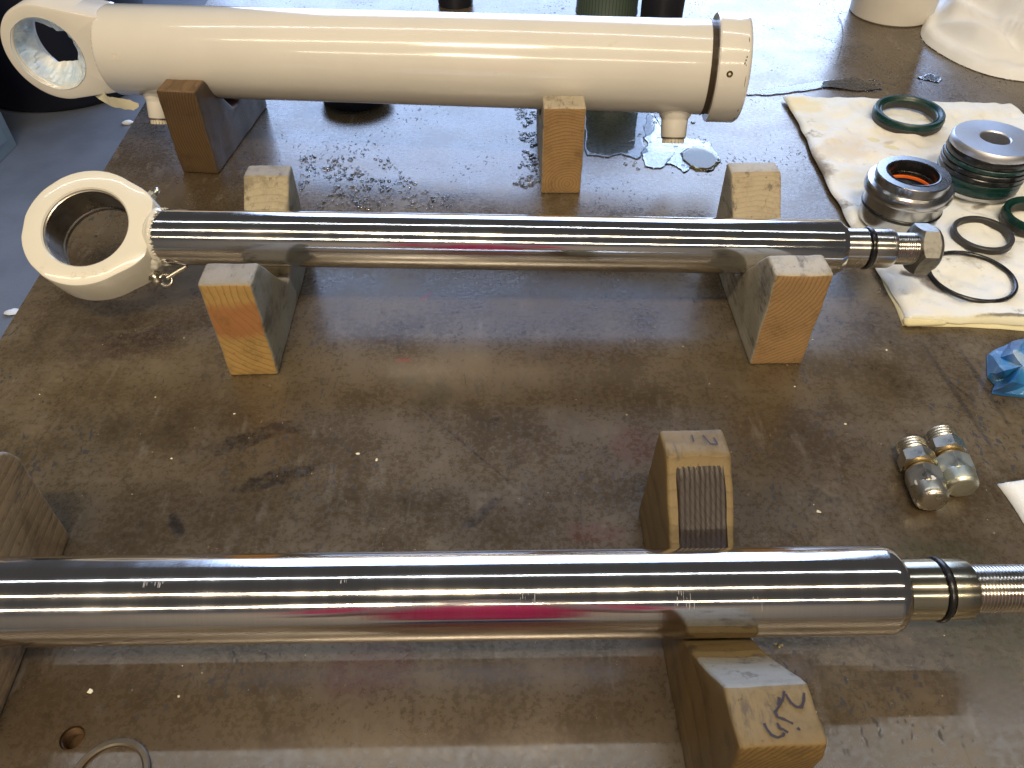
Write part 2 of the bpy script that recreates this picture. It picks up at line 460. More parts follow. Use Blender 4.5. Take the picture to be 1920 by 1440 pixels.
M['floor'] = simple('shop_floor', (0.150, 0.168, 0.205), 0.42, var=0.5, vs=5, bump=(60, 0.3, 0.002))

# ------------------------------------------------------------------ the setting: floor, wall, work table
def plane_bm(x0, x1, y0, y1, z):
    bm = bmesh.new()
    bm.faces.new([bm.verts.new(p) for p in ((x0, y0, z), (x1, y0, z), (x1, y1, z), (x0, y1, z))])
    return bm
FZ = -0.95
tag(obj('floor', plane_bm(-7, 7, -6, 6.5, FZ), M['floor'], smooth=None), kind='structure')
bm = bmesh.new()
bmesh.ops.create_cube(bm, size=1, matrix=Matrix.Translation((0, -5.6, 1.3)) @ Matrix.Diagonal((12, 0.15, 4.5, 1)))
tag(obj('wall', bm, simple('cream_wall', (0.30, 0.26, 0.20), 0.7), smooth=None), kind='structure')

def add_box(bm, lo, hi):
    lo, hi = Vector(lo), Vector(hi)
    bmesh.ops.create_cube(bm, size=1, matrix=Matrix.Translation((lo + hi) / 2) @ Matrix.Diagonal(tuple(hi - lo) + (1,)))
    return bm
def rounded(bm, w=0.0015, seg=2):
    bmesh.ops.bevel(bm, geom=[e for e in bm.edges], offset=w, segments=seg, profile=0.6, affect='EDGES')
    return bm

table = empty('work_table', (0, 0.8, 0), label='steel topped work bench, worn brown plate carrying every cylinder part', cat='workbench')
# plate with its real tapped hole; left edge as measured
e0, e1 = Vector((-0.4505, 0.5077)), Vector((-0.479, 0.9616))
def edge_x(y): return e0.x + (y - e0.y) * (e1.x - e0.x) / (e1.y - e0.y)
hole_c = at(135, 1383); hole_r = 0.0068
Y0, Y1, X1, TH = -0.22, 2.3, 1.5, 0.012
bm = bmesh.new()
def loop(pts, z): return [bm.verts.new((p[0], p[1], z)) for p in pts]
outer = [(edge_x(Y0), Y0), (X1, Y0), (X1, Y1), (edge_x(Y1), Y1)]
hole = [(hole_c.x + hole_r * math.cos(t), hole_c.y + hole_r * math.sin(t)) for t in [2 * PI * i / 40 for i in range(40)]]
bev = 0.0012
def inset(p): return (p[0] + (bev if p[0] < 0 else -bev), p[1] + (bev if p[1] < 1 else -bev))
To = loop([inset(p) for p in outer], 0); Th = loop(hole, 0)
es = []
for L in (To, Th):
    for i in range(len(L)): es.append(bm.edges.new((L[i], L[(i + 1) % len(L)])))
bmesh.ops.triangle_fill(bm, edges=es, use_beauty=True, use_dissolve=False, normal=(0, 0, 1))
To2 = loop(outer, -bev); To3 = loop(outer, -TH); Th2 = loop(hole, -TH)
for A, B in ((To, To2), (To2, To3)):
    for i in range(4): bm.faces.new((A[i], B[i], B[(i + 1) % 4], A[(i + 1) % 4]))
for i in range(40): bm.faces.new((Th[i], Th[(i + 1) % 40], Th2[(i + 1) % 40], Th2[i]))
bmesh.ops.recalc_face_normals(bm, faces=bm.faces)
for v in bm.verts: v.co.y -= 0.8
o = obj('steel_top', bm, M['table'], table, smooth=None)
# shader uses object coordinates: keep object origin at world origin
for v in o.data.vertices: v.co.y += 0.8
o.location = (0, -0.8, 0)
bm = bmesh.new()
lathe(bm, [(-0.001 - 0.0008 * k, hole_r - (0.0002 if k % 2 else 0.0009)) for k in range(14)] + [(-0.012, 0.0)], 40, 'Z', (hole_c.x, hole_c.y - 0.8, 0))
obj('threaded_hole', bm, simple('rusty_thread', (0.13, 0.075, 0.035), 0.45, 0.5, var=0.6, vs=400), table)
frame_m = simple('dark_frame', (0.05, 0.05, 0.05), 0.5)
for (x, y) in ((-0.38, -0.90), (1.36, -0.90), (-0.50, 1.34), (1.36, 1.34)):
    obj('table_leg', rounded(add_box(bmesh.new(), (x, y, FZ), (x + 0.06, y + 0.06, -TH - 0.0605)), 0.004), frame_m, table, smooth=None)
for y in (-0.90, 1.34): obj('table_rail', rounded(add_box(bmesh.new(), (-0.38, y, -TH - 0.06), (1.42, y + 0.06, -TH - 0.0005)), 0.004), frame_m, table, smooth=None)

# ------------------------------------------------------------------ wooden V blocks
def block(loc, rz, W, prof, mats, facemat, label, rough=0.0008, width_taper=None):
    """prof: list of (y, z) going round; extruded along local x from 0 to W. facemat(normal, centre) -> slot"""
    root = empty('wooden_block', loc, (0, 0, rz), label, 'wooden block', 'notched wooden support blocks')
    bm = bmesh.new()
    A = [bm.verts.new((0, y, z)) for y, z in prof]; B = [bm.verts.new((W, y, z)) for y, z in prof]
    bm.faces.new(A); bm.faces.new(list(reversed(B)))
    n = len(prof)
    for i in range(n): bm.faces.new((A[i], B[i], B[(i + 1) % n], A[(i + 1) % n]))
    bmesh.ops.recalc_face_normals(bm, faces=bm.faces)
    for f in bm.faces: f.material_index = facemat(f.normal, f.calc_center_median())
    bmesh.ops.bevel(bm, geom=[e for e in bm.edges], offset=0.0022, segments=3, profile=0.5, affect='EDGES', clamp_overlap=True)
    bm.normal_update()
    for f in bm.faces:
        if f.calc_area() < 0.0004: f.material_index = facemat(f.normal, f.calc_center_median())
    bmesh.ops.triangulate(bm, faces=[f for f in bm.faces if len(f.verts) > 4])
    for it in range(4):
        es = [e for e in bm.edges if e.calc_length() > 0.007]
        if not es: break
        bmesh.ops.subdivide_edges(bm, edges=es, cuts=1, use_grid_fill=False)
        bmesh.ops.triangulate(bm, faces=[f for f in bm.faces if len(f.verts) > 4])
    sd = loc[0] * 37
    for v in bm.verts:
        p = v.co
        d = noise.noise_vector(p * 45 + Vector((sd, 0, 0))) * rough + noise.noise_vector(p * 220 + Vector((sd, 3, 0))) * rough * 0.35
        if p.z < 0.003: d.z = max(0, d.z) * 0.2
        v.co = p + d
    o = obj('block', bm, mats, root, smooth=50)
    return root, o

PA = [(0, 0), (0.1725, 0), (0.1725, 0.094), (0.152, 0.095), (0.092, 0.034), (0.085, 0.032), (0.078, 0.035), (0.026, 0.0945), (0.0, 0.0945)]
def fm_std(n, c):
    if abs(n.y) > 0.75 and abs(n.z) < 0.6: return 0     # end grain
    if n.z > 0.3: return 3 if (n.y < -0.3 and c.y > 0.09) else 2   # far flank of the notch, tops
    return 1                                            # sides
grey = (0.36, 0.35, 0.31)
# right block under the middle rod
mA = [mat_wood('pine_end_a', (0.46, 0.285, 0.125), (0.20, 0.095, 0.03), (-0.030, 0.105), 300, 1.0, sharp=0.5, wob=0.004),
      mat_wood('pine_side_a', (0.40, 0.34, 0.23), (0.24, 0.19, 0.12), (0.02, 0.15), 200, 1.0, (0.40, 0.38, 0.31), 0.7),
      mat_wood('pine_top_a', (0.55, 0.49, 0.38), (0.36, 0.30, 0.2), (0.02, -0.1), 240, 1.0, (0.46, 0.43, 0.36), 0.7)]
mA.append(mat_wood('pine_flank_a', (0.44, 0.35, 0.21), (0.30, 0.21, 0.10), (0.02, -0.1), 300, 1.5, (0.46, 0.41, 0.30), 0.35, tintband=(0.062, 0.004, (0.14, 0.10, 0.05), 0.6)))
block((0.2012, 0.4724, 0), R(1.2), 0.0445, PA, mA, fm_std, 'pale weathered notched block under the nut end of the middle chrome rod')
mB = [mat_wood('pine_end_b', (0.50, 0.315, 0.105), (0.16, 0.075, 0.022), (0.068, 0.088), 175, 2.0, tintband=(0.060, 0.020, (0.30, 0.115, 0.045), 0.75), sharp=1.0, wob=0.005),
      mat_wood('pine_side_b', (0.33, 0.32, 0.27), (0.2, 0.18, 0.13), (0.02, 0.15), 200, 2.0, (0.27, 0.27, 0.22), 0.8),
      mat_wood('pine_top_b', (0.40, 0.36, 0.30), (0.26, 0.22, 0.16), (0.02, -0.1), 240, 2.0, (0.28, 0.26, 0.22), 0.8)]
mB.append(mat_wood('pine_flank_b', (0.42, 0.345, 0.20), (0.26, 0.19, 0.09), (0.03, -0.1), 260, 2.5, (0.44, 0.40, 0.30), 0.35))
block((-0.2358, 0.4595, 0), R(1.6), 0.0405, [(y * 1.03, z * 1.01) for y, z in PA], mB, fm_std, 'grey sided notched block with orange stained end, under the middle rod near its white eye')
mC = [mat_wood('fir_end_c', (0.14, 0.083, 0.036), (0.030, 0.015, 0.007), (0.16, 0.06), 340, 3.0, sharp=0.15, wob=0.003),
      mat_wood('fir_side_c', (0.13, 0.085, 0.048), (0.06, 0.035, 0.02), (0.02, 0.3), 400, 3.0, (0.13, 0.105, 0.085), 0.5, rough=0.4),
      mat_wood('fir_top_c', (0.20, 0.12, 0.055), (0.09, 0.05, 0.02), (0.02, -0.1), 400, 3.0)]
PC = [(0, 0), (0.172, 0), (0.172, 0.094), (0.146, 0.096), (0.092, 0.042), (0.08, 0.042), (0.028, 0.0965), (0.0, 0.0965)]
mC.append(mC[2])
block((-0.3752, 0.7905, 0), R(-5.5), 0.0425, PC, mC, fm_std, 'dark brown notched block under the eye end of the white cylinder')
mD = [mat_wood('pine_end_d', (0.42, 0.255, 0.105), (0.17, 0.085, 0.030), (0.028, 0.012), 300, 4.0, sharp=0.5, wob=0.004),
      mat_wood('pine_side_d', (0.40, 0.33, 0.23), (0.24, 0.18, 0.11), (0.02, 0.15), 200, 4.0, (0.42, 0.38, 0.30), 0.6),
      mat_wood('pine_top_d', (0.52, 0.42, 0.26), (0.36, 0.27, 0.15), (0.02, -0.1), 240, 4.0, (0.50, 0.44, 0.32), 0.5)]
mD.append(mD[2])
block((0.0318, 0.7450, 0), R(0.5), 0.0435, [(y, z + (0.002 if z > 0.05 else 0)) for y, z in PC], mD, fm_std, 'tan notched block under the middle of the white cylinder beside the puddle')
# big block of the front rod, right
PE = [(0, 0), (0.200, 0), (0.190, 0.099), (0.168, 0.101), (0.100, 0.040), (0.090, 0.039), (0.057, 0.0730), (0.028, 0.1080), (0.0, 0.1115), (-0.002, 0.1)]
mE = [mat_wood('fir_end_e', (0.27, 0.175, 0.060), (0.10, 0.055, 0.018), (0.11, 0.035), 380, 5.0, sharp=0.3),
      mat_wood('fir_side_e', (0.22, 0.140, 0.050), (0.12, 0.07, 0.024), (-0.2, 0.12), 120, 5.0, sharp=0.6, rough=0.5),
      mat_wood('fir_top_e', (0.28, 0.195, 0.060), (0.14, 0.085, 0.026), (0.02, -0.3), 150, 5.0, (0.22, 0.165, 0.10), 0.5),
      mat_wood('fir_stained_e', (0.040, 0.027, 0.021), (0.018, 0.012, 0.009), (0.4, 0.4), 330, 5.0, sharp=0.5, rough=0.35),
      mat_wood('fir_white_e', (0.27, 0.25, 0.20), (0.22, 0.20, 0.16), (0.02, -0.3), 150, 5.0, (0.29, 0.28, 0.24), 0.85)]
def fm_e(n, c):
    if abs(n.y) > 0.75 and abs(n.z) < 0.6: return 0
    if n.z > 0.3:
        if 0.0275 < c.y < 0.0575: return 4
        return 2
    return 1
rE, oE = block((0.0962, 0.1215, 0), R(2.0), 0.0388, PE, mE, fm_e, 'orange brown notched block with marker writing, under the threaded end of the front rod')
# dark oil-stained patch on the far flank of the notch
bm = bmesh.new()
p0, p1 = Vector((0, 0.166, 0.0985)), Vector((0, 0.104, 0.0430))
nn = Vector((0, -(0.101 - 0.040), 0.068)).normalized()
NX, NY = 40, 10
g = [[None] * (NY + 1) for _ in range(NX + 1)]
for i in range(NX + 1):
    for j in range(NY + 1):
        x = 0.0055 + (0.0345 - 0.0055) * i / NX; t = 0.04 + 0.96 * j / NY
        rib = 0.00016 * math.sin(x * 2 * PI / 0.0030 + t * 4.5)
        edge = 0.0 if (0 < i < NX and 0 < j) else -0.0012
        jx = 0.0007 * noise.noise(Vector((i, j, 0)) * 0.6)
        g[i][j] = bm.verts.new(p0.lerp(p1, t) + Vector((x + jx, 0, 0)) + nn * (0.0016 + rib + edge))
for i in range(NX):
    for j in range(NY): bm.faces.new((g[i][j], g[i + 1][j], g[i + 1][j + 1], g[i][j + 1]))
bmesh.ops.recalc_face_normals(bm, faces=bm.faces)
obj('dark_pad', bm, mE[3], rE, smooth=60)
# left edge block
PF = [(0, 0), (0.152, 0), (0.1555, 0.080), (0.151, 0.092), (0.144, 0.0985), (0.126, 0.0995), (0.082, 0.044), (0.072, 0.044), (0.03, 0.1), (0.0, 0.1)]
mF = [mat_wood('fir_end_f', (0.36, 0.26, 0.13), (0.18, 0.10, 0.05), (0.06, 0.02), 300, 6.0),
      mat_wood('fir_side_f', (0.40, 0.265, 0.125), (0.17, 0.10, 0.045), (0.055, 0.16), 120, 6.0, (0.36, 0.27, 0.15), 0.35, rough=0.5, sharp=0.3),
      mat_wood('fir_top_f', (0.34, 0.28, 0.2), (0.2, 0.15, 0.09), (0.02, -0.1), 200, 6.0, (0.30, 0.28, 0.25), 0.6)]
c_ = at(128, 1005)
mF.append(mF[2])
block((c_.x - 0.029, c_.y - 0.155, 0), R(4.5), 0.0430, PF, mF, fm_std, 'grey brown round shouldered block under the front rod at the left picture edge')

# marker strokes on the big block (flat ink, a hair above the wood)
ink = simple('marker_ink', (0.030, 0.018, 0.020), 0.5)
def stroke(bm, pts, w):
    vs = []
    for i, p in enumerate(pts):
        a = pts[max(0, i - 1)]; b = pts[min(len(pts) - 1, i + 1)]
        d = (b - a); d.z = 0; d.normalize()
        nrm = Vector((-d.y, d.x, 0)) * w * (0.7 + 0.3 * noise.noise(p * 400))
        vs.append((bm.verts.new(p + nrm), bm.verts.new(p - nrm)))
    for (a, b), (c, d) in zip(vs[:-1], vs[1:]): bm.faces.new((a, b, d, c))
def dense(P, k=5):
    out = []
    for a, b in zip(P[:-1], P[1:]):
        for i in range(k): out.append(a.lerp(b, i / k))
    return out + [P[-1]]
inv = rE.matrix_basis.inverted()
bm = bmesh.new()
def zp(a, b): return (1200 + a / 4.8, 1180 + b / 4.8)      # pixel read off an enlarged view
def onplane(u, v):
    p = at(u, v, 0.1115)
    for _ in range(3):
        ly = (inv @ p).y
        z = 0.1115 - (ly / 0.028) * 0.004 + 0.0012
        p = at(u, v, z)
    return inv @ p
for S in ([(1300, 555), (1290, 620), (1255, 690), (1218, 745), (1240, 790), (1300, 810), (1380, 850)],
          [(1255, 610), (1245, 680)],
          [(1310, 580), (1360, 660), (1410, 700), (1455, 700), (1475, 640), (1478, 570)],
          [(1118, 845), (1145, 900), (1185, 950), (1240, 975), (1290, 955), (1300, 930)],
          [(1235, 840), (1262, 890), (1290, 900), (1335, 930)],
          [(1418, 885), (1432, 897), (1428, 908)]):
    stroke(bm, dense([onplane(*zp(a, b)) for a, b in S]), 0.0008)
obj('marker_writing', bm, ink, rE, smooth=None)
bm = bmesh.new()
def onback(u, v):
    p = at(u, v, 0.101)
    return inv @ at(u, v, 0.1022)
for S in ([(1318, 816), (1332, 832), (1346, 833), (1338, 820)], [(1297, 815), (1301, 828)]):
    stroke(bm, dense([onback(*q) for q in S]), 0.0007)
obj('marker_writing', bm, ink, rE, smooth=None)

# ------------------------------------------------------------------ helper for eyes (ring with a web to the rod)
def eye_bm(rh, outer_fn, th, n=128, bev=0.0018, cham=0.0012):
    """ring in local XY plane (axis local Z), thickness th, outer radius outer_fn(theta)"""
    bm = bmesh.new()
    loops = [(rh, -th / 2 + cham, 0), (rh + cham, -th / 2, 0), (-bev, -th / 2, 1), (0, -th / 2 + bev, 1), (0, th / 2 - bev, 1), (-bev * 0.3, th / 2 - bev * 0.3, 1), (-bev, th / 2, 1),
             (rh + cham, th / 2, 0), (rh, th / 2 - cham, 0)]
    rings = []
    for (r, z, k) in loops:
        ring = []
        for i in range(n):
            t = 2 * PI * i / n
            rr = r if k == 0 else outer_fn(t) + r
            ring.append(bm.verts.new((rr * math.cos(t), rr * math.sin(t), z)))
        rings.append(ring)
    for A, B in zip(rings, rings[1:] + rings[:1]):
        for i in range(n):
            j = (i + 1) % n
            bm.faces.new((A[i], A[j], B[j], B[i]))
    bmesh.ops.recalc_face_normals(bm, faces=bm.faces)
    return bm
def thread_prof(a0, a1, r, pitch, depth):
    out = []; a = a0
    while a < a1 - pitch * 0.5:
        out += [(a, r - depth), (a + pitch * 0.25, r - depth * 0.15), (a + pitch * 0.5, r), (a + pitch * 0.72, r - depth * 0.2)]
        a += pitch
    return out

# ------------------------------------------------------------------ middle rod with its white eye and nut
def frame(name, x0, y0, z0, x1, y1, z1, label, cat, group=None):
    d = Vector((x1 - x0, y1 - y0, z1 - z0))
    o = empty(name, (x0, y0, z0), (0, 0, 0), label, cat, group)
    o.rotation_euler = (0, -math.atan2(d.z, math.hypot(d.x, d.y)), math.atan2(d.y, d.x))
    return o, d.length
def xs(u, y, z, r): return xat(u, y - 0.68 * r, z + 0.68 * r)     # where the near side of a rod meets a pixel column
xe = xs(1597, 0.5537, 0.063, 0.0238)
xL = -0.3608
rod2, L2 = frame('piston_rod', xL, 0.5625, 0.069, xe, 0.5537, 0.063, 'chromed piston rod with cream painted eye and a steel nut, lying across two blocks', 'piston rod')
RR = 0.0238
bm = bmesh.new()
lathe(bm, [(0.0555, 0.0), (0.0556, RR * 0.93), (0.0565, RR * 0.99), (0.058, RR), (L2 - 0.0055, RR), (L2 - 0.0045, RR - 0.0004), (L2, RR - 0.0032), (L2 + 0.0002, RR * 0.7), (L2 + 0.0002, 0.0)], 160)
obj('rod', bm, M['rod'], rod2)
def px2(u): return xs(u, 0.5537, 0.063, 0.0110) - xe + L2
bm = bmesh.new()
a0, a1, a2 = px2(1592), px2(1634), px2(1683)
lathe(bm, [(L2 - 0.001, 0.0170), (a1 - 0.0032, 0.0170), (a1 - 0.0030, 0.0146), (a1 + 0.0030, 0.0146), (a1 + 0.0032, 0.0168), (a2 - 0.0040, 0.0168), (a2 - 0.0012, 0.0158), (a2, 0.0146), (a2, 0.0)], 128)
obj('spigot', bm, M['turned'], rod2)
obj('o_ring', torus_bm(0.0163, 0.0021, 128, 14, 1.0, 'X', (a1, 0, 0)), M['black'], rod2, 180)
bm = bmesh.new()
a3 = px2(1738)
lathe(bm, [(a2 - 0.002, 0.0126)] + thread_prof(a2, a3, 0.0137, 0.00185, 0.0011) + [(a3, 0.012), (a3, 0.0)], 96)
obj('thread', bm, M['turned'], rod2, 25)
# hexagon nut with domed collar
def hex_bm(a, b, rc, ch0=0.0, ch1=0.0, n=96, rot=0.0, axis='X', bore=0.0):
    """hex prism whose ends are cut by a cone (chamfer), along axis"""
    ap = rc * math.cos(PI / 6)
    def hexr(t):
        t = (t + rot) % (PI / 3) - PI / 6
        return ap / math.cos(t)
    bm = bmesh.new()
    def wob(k, t, aa, r):
        h = hexr(t)
        over = max(0.0, h - ap * 1.005)
        if k in (1, 2): return (a + ch0 * 0 + over * (0.65 if ch0 else 0) if k == 2 else a, (h if k == 2 else min(h, ap * 0.985)) if ch0 else h)
        if k in (3, 4): return (b - over * (0.65 if ch1 else 0) if k == 3 else b, (h if k == 3 else min(h, ap * 0.985)) if ch1 else h)
        return aa, r
    lathe(bm, [(a, bore), (a, rc), (a, rc), (b, rc), (b, rc), (b, bore)], n, axis, wob=wob)
    return bm
nut = empty('nut', (0, 0, 0)); nut.parent = rod2
a4, a5 = px2(1722), px2(1755)
obj('hexagon', hex_bm(a4, a5, 0.0222, 1, 1, 96, R(15)), M['nut'], nut, 30)
bm = bmesh.new()
lathe(bm, [(a5 - 0.001, 0.0192), (a5 + 0.0006, 0.0192), (a5 + 0.0024, 0.0184), (a5 + 0.0040, 0.0165), (a5 + 0.0048, 0.0135), (a5 + 0.0040, 0.012), (a5 - 0.002, 0.0115), (a5 - 0.002, 0)], 96)
obj('locking_collar', bm, M['nut'], nut)
# a centre-punch dot on one flat
bm = bmesh.new()
lathe(bm, [(0, 0.0), (0.0001, 0.0009), (0.0003, 0.0011), (-0.0004, 0.0013)], 16, 'Z')
dot = obj('punch_mark', bm, M['black_matt'], nut)
ang = R(0)
# eye
EPHI = 0.543 - 0.02
eye_root = empty('eye', (0, 0, 0)); eye_root.parent = rod2
eye_root.rotation_euler = (EPHI, 0, R(1.0))
eye_root.location = (0, 0, 0)
EO, EH, ETH = 0.0535, 0.0357, 0.036
def eye_outer(t):
    r = EO
    tt = (t + PI) % (2 * PI) - PI
    # flats left from forging
    for c0, k in ((PI, 0.985), (PI * 0.72, 0.992), (-PI * 0.73, 0.992), (PI * 0.3, 0.996)):
        dlt = abs((tt - c0 + PI) % (2 * PI) - PI)
        if dlt < 0.35: r = min(r, EO * k / max(math.cos(dlt), 0.5) if False else EO * k / math.cos(dlt))
    # shoulders running into the rod
    if abs(tt) < 1.0:
        hx = 0.0545
        q = hx / max(math.cos(tt), 0.2)
        if abs(tt) < 0.42: r = max(r, min(q, 0.0600))
        else:
            k = (1.0 - abs(tt)) / 0.58
            r = max(r, EO + (0.0597 - EO) * k * k * (3 - 2 * k))
    return min(r, 0.0605)
o = obj('ring', eye_bm(EH, eye_outer, ETH, 160, 0.0020), M['cream_eye'], eye_root, 40)
bm = bmesh.new()
lathe(bm, [(ETH / 2 - 0.0028, EH + 0.0002), (ETH / 2 - 0.0032, EH - 0.0010), (ETH / 2 - 0.008, EH - 0.0011), (ETH / 2 - 0.0083, EH - 0.0004), (-ETH / 2 + 0.004, EH - 0.0004), (-ETH / 2 + 0.003, EH - 0.0014), (-ETH / 2 - 0.0004, EH - 0.0014), (-ETH / 2 - 0.0004, EH + 0.0008)], 128, 'Z')
obj('bush', bm, M['bore'], eye_root)
# cone of weld and thick paint between eye and rod, ragged edge on the chrome
bm = bmesh.new()
def wob(k, t, a, r):
    if k == 0: return a, r
    q = Vector((math.cos(t) * 2.2, math.sin(t) * 2.2, k * 0.7))
    lo = noise.noise(q * 1.3) * 0.0012
    if k >= 5:
        rag = noise.noise(q * 6) * 0.0030 + noise.noise(q * 17) * 0.0016
        low = max(0.0, -math.cos(t + 2.7)) * 0.0
        return a + rag + max(0, -math.sin(t)) * 0.006 + max(0, math.sin(t + 0.9)) * 0.003, r + (0.0002 if k == 5 else 0)
    return a + lo * 0.8, r + lo
lathe(bm, [(0.0455, 0.010), (0.0485, 0.0178), (0.0520, 0.0212), (0.0545, 0.0240), (0.0560, 0.0249), (0.0580, 0.0247), (0.0585, 0.0236)], 200, 'X', wob=wob)
obj('painted_weld', bm, M['cream_eye'], rod2, 60)
# thick run of paint below the weld
bm = bmesh.new()
bmesh.ops.create_icosphere(bm, subdivisions=4, radius=1)
for v in bm.verts:
    p = v.co.copy(); s = 1 + 0.18 * noise.noise(p * 1.6)
    v.co = Vector((p.x * 0.0105 * s, p.y * 0.0065 * s, p.z * 0.008 * s))
o = obj('paint_run', bm, M['cream_eye'], rod2, 180); o.location = (0.050, -0.0195, -0.0120); o.rotation_euler = (0.3, 0.5, 0.2)

def grease_nipple(parent, loc, rot, s=1.0):
    r = empty('grease_nipple', loc, rot); r.parent = parent; r.scale = (s, s, s)
    b1 = hex_bm(0, 0.0035, 0.0048, 0, 0, 36, 0, 'Z'); obj('hexagon', b1, M['plated'], r, 30)
    bm = bmesh.new()
    lathe(bm, [(0.0035, 0.0030), (0.0050, 0.0020), (0.0062, 0.0020), (0.0070, 0.0030), (0.0085, 0.0032), (0.0098, 0.0022), (0.0102, 0.0)], 32, 'Z')
    obj('ball_tip', bm, M['plated'], r)
    return r
grease_nipple(eye_root, (0.046, 0.0345, 0.006), (R(-90), 0, R(-40)), 1.0)
# steel nipple and clip below the eye
clip = grease_nipple(eye_root, (0.047, -0.0290, -0.012), (R(90), 0, R(35)), 1.25)
bm = torus_bm(0.0050, 0.0016, 48, 12, 1.0, 'Z')
o = obj('steel_clip', bm, M['plated'], eye_root, 180); o.location = (0.058, -0.034, -0.016); o.rotation_euler = (0.2, 0.6, 0)
bm = bmesh.new()
lathe(bm, [(0, 0), (0.0005, 0.0018), (0.020, 0.0022), (0.0215, 0.0)], 20, 'X')
o = obj('clip_pin', bm, M['plated'], eye_root); o.location = (0.059, -0.033, -0.014); o.rotation_euler = (0, -0.1, 0.55)

# faint stamped figures on the eye face
def text_part(name, body, size, loc, rot, mat, parent, ext=0.0002):
    cu = bpy.data.curves.new(name, 'FONT'); cu.body = body; cu.size = size; cu.extrude = ext
    cu.align_x = 'CENTER'; cu.align_y = 'CENTER'
    o = bpy.data.objects.new(name, cu); COL.objects.link(o)
    dg = bpy.context.evaluated_depsgraph_get()
    me = bpy.data.meshes.new_from_object(o.evaluated_get(dg))
    bpy.data.objects.remove(o)
    me.materials.clear()
    r = link(name, me, mat, parent, None); r.location = loc; r.rotation_euler = rot
    return r
stampm = mat_paint('cream_stamped', (0.62, 0.58, 0.46), 0.3, 0.1)
for k, ch in enumerate('0208'):
    t = R(-94 + k * 11)
    text_part('stamped_figure', ch, 0.0085, (0.0445 * math.cos(t), 0.0445 * math.sin(t), ETH / 2 + 0.00005), (0, 0, t + PI / 2), stampm, eye_root, 0.0001)

# ------------------------------------------------------------------ front rod
y3a, z3 = 0.2102, 0.075
xe3 = xs(1720, 0.2168, z3, 0.0225)
rod3, L3 = frame('piston_rod', -0.36, y3a - 0.0015, z3, xe3, 0.2168, z3, 'thick chromed piston rod with bare threaded end running across the picture front', 'piston rod')
R3 = 0.0237
bm = bmesh.new()
fil = [(L3 - 0.009 + 0.009 * math.sin(R(a)), R3 - 0.0065 * (1 - math.cos(R(a)))) for a in (0, 12, 25, 38, 50, 62, 74, 84)]
lathe(bm, [(0, 0), (0, R3)] + fil + [(L3, R3 * 0.70), (L3, 0)], 160)
obj('rod', bm, M['rod_big'], rod3)
def px3(u): return xs(u, 0.2168, z3, 0.016) - xe3 + L3
b1, b2, b3 = px3(1786), px3(1843), px3(2040)
bm = bmesh.new()
lathe(bm, [(L3 - 0.001, 0.0164), (b1 - 0.0026, 0.0164), (b1 - 0.0024, 0.0142), (b1 + 0.0024, 0.0142), (b1 + 0.0026, 0.0163), (b2 - 0.0018, 0.0163), (b2 - 0.0005, 0.0157), (b2, 0.0140), (b2, 0)], 128)
obj('spigot', bm, M['turned_brass'], rod3)
obj('o_ring', torus_bm(0.0158, 0.0019, 128, 14, 1.0, 'X', (b1, 0, 0)), M['black'], rod3, 180)
bm = bmesh.new()
lathe(bm, [(b2 - 0.002, 0.0118)] + thread_prof(b2, b3, 0.0128, 0.0019, 0.0010) + [(b3, 0.012), (b3, 0)], 96)
obj('thread', bm, M['turned'], rod3, 25)
# chalky scuffs on the chrome
scuff = simple('pale_scuff', (0.40, 0.40, 0.42), 0.7)
def scuffs(name, parent, items, r):
    bm = bmesh.new()
    for (x, t, w, h, n_) in items:
        for k in range(n_):
            xx = x + random.uniform(-w, w); tt = t + random.uniform(-h, h)
            lw = random.uniform(0.00006, 0.00018); lh = random.uniform(0.05, 0.22)
            vs = []
            for i in range(4):
                a = tt + lh * (i / 3 - 0.5); wd = lw * (0.4 + 0.6 * math.sin(PI * (i + 0.5) / 4)); sh = 0.00005 * i * random.uniform(-1, 1)
                vs.append([bm.verts.new((xx + s * wd + sh, math.cos(a) * (r + 0.00006), math.sin(a) * (r + 0.00006))) for s in (-1, 1)])
            for A, B in zip(vs[:-1], vs[1:]): bm.faces.new((A[0], A[1], B[1], B[0]))
    bmesh.ops.recalc_face_normals(bm, faces=bm.faces)
    return tag(obj(name, bm, scuff, parent, None), kind='stuff')
def xr3(u): return xat(u, 0.2138, z3 + 0.02) + 0.36
scuffs('scuff_marks', rod3, [(xr3(305), R(100), 0.007, 0.05, 12), (xr3(650), R(100), 0.006, 0.03, 4), (xr3(985), R(124), 0.005, 0.16, 8), (xr3(1290), R(126), 0.009, 0.24, 14), (xr3(1410), R(130), 0.003, 0.15, 3)], R3)

# ------------------------------------------------------------------ white cylinder
def ycyl(x): return 0.8475 - 0.083 * (x + 0.1225)
zc = 0.1075
xbl = xs(174, ycyl(-0.45), zc, 0.047); xbr = xs(1338, ycyl(0.2), zc, 0.047)
cyl, LC = frame('hydraulic_cylinder', xbl, ycyl(xbl), 0.105, xbr, ycyl(xbr) - 0.005, 0.1095, 'cream painted hydraulic cylinder with taped eye and end cap, resting on two blocks', 'hydraulic cylinder')
RC = 0.0472
bm = bmesh.new()
lathe(bm, [(0, 0), (0, RC - 0.004), (0.001, RC - 0.0015), (0.004, RC), (LC * 0.5, RC), (LC, RC), (LC + 0.0015, RC - 0.001), (LC + 0.0015, 0)], 192)
obj('barrel', bm, M['cream'], cyl)
bm = bmesh.new()
def wobg(k, t, a, r): return a, r + 0.0006 * noise.noise(Vector((math.cos(t) * 8, math.sin(t) * 8, k)))
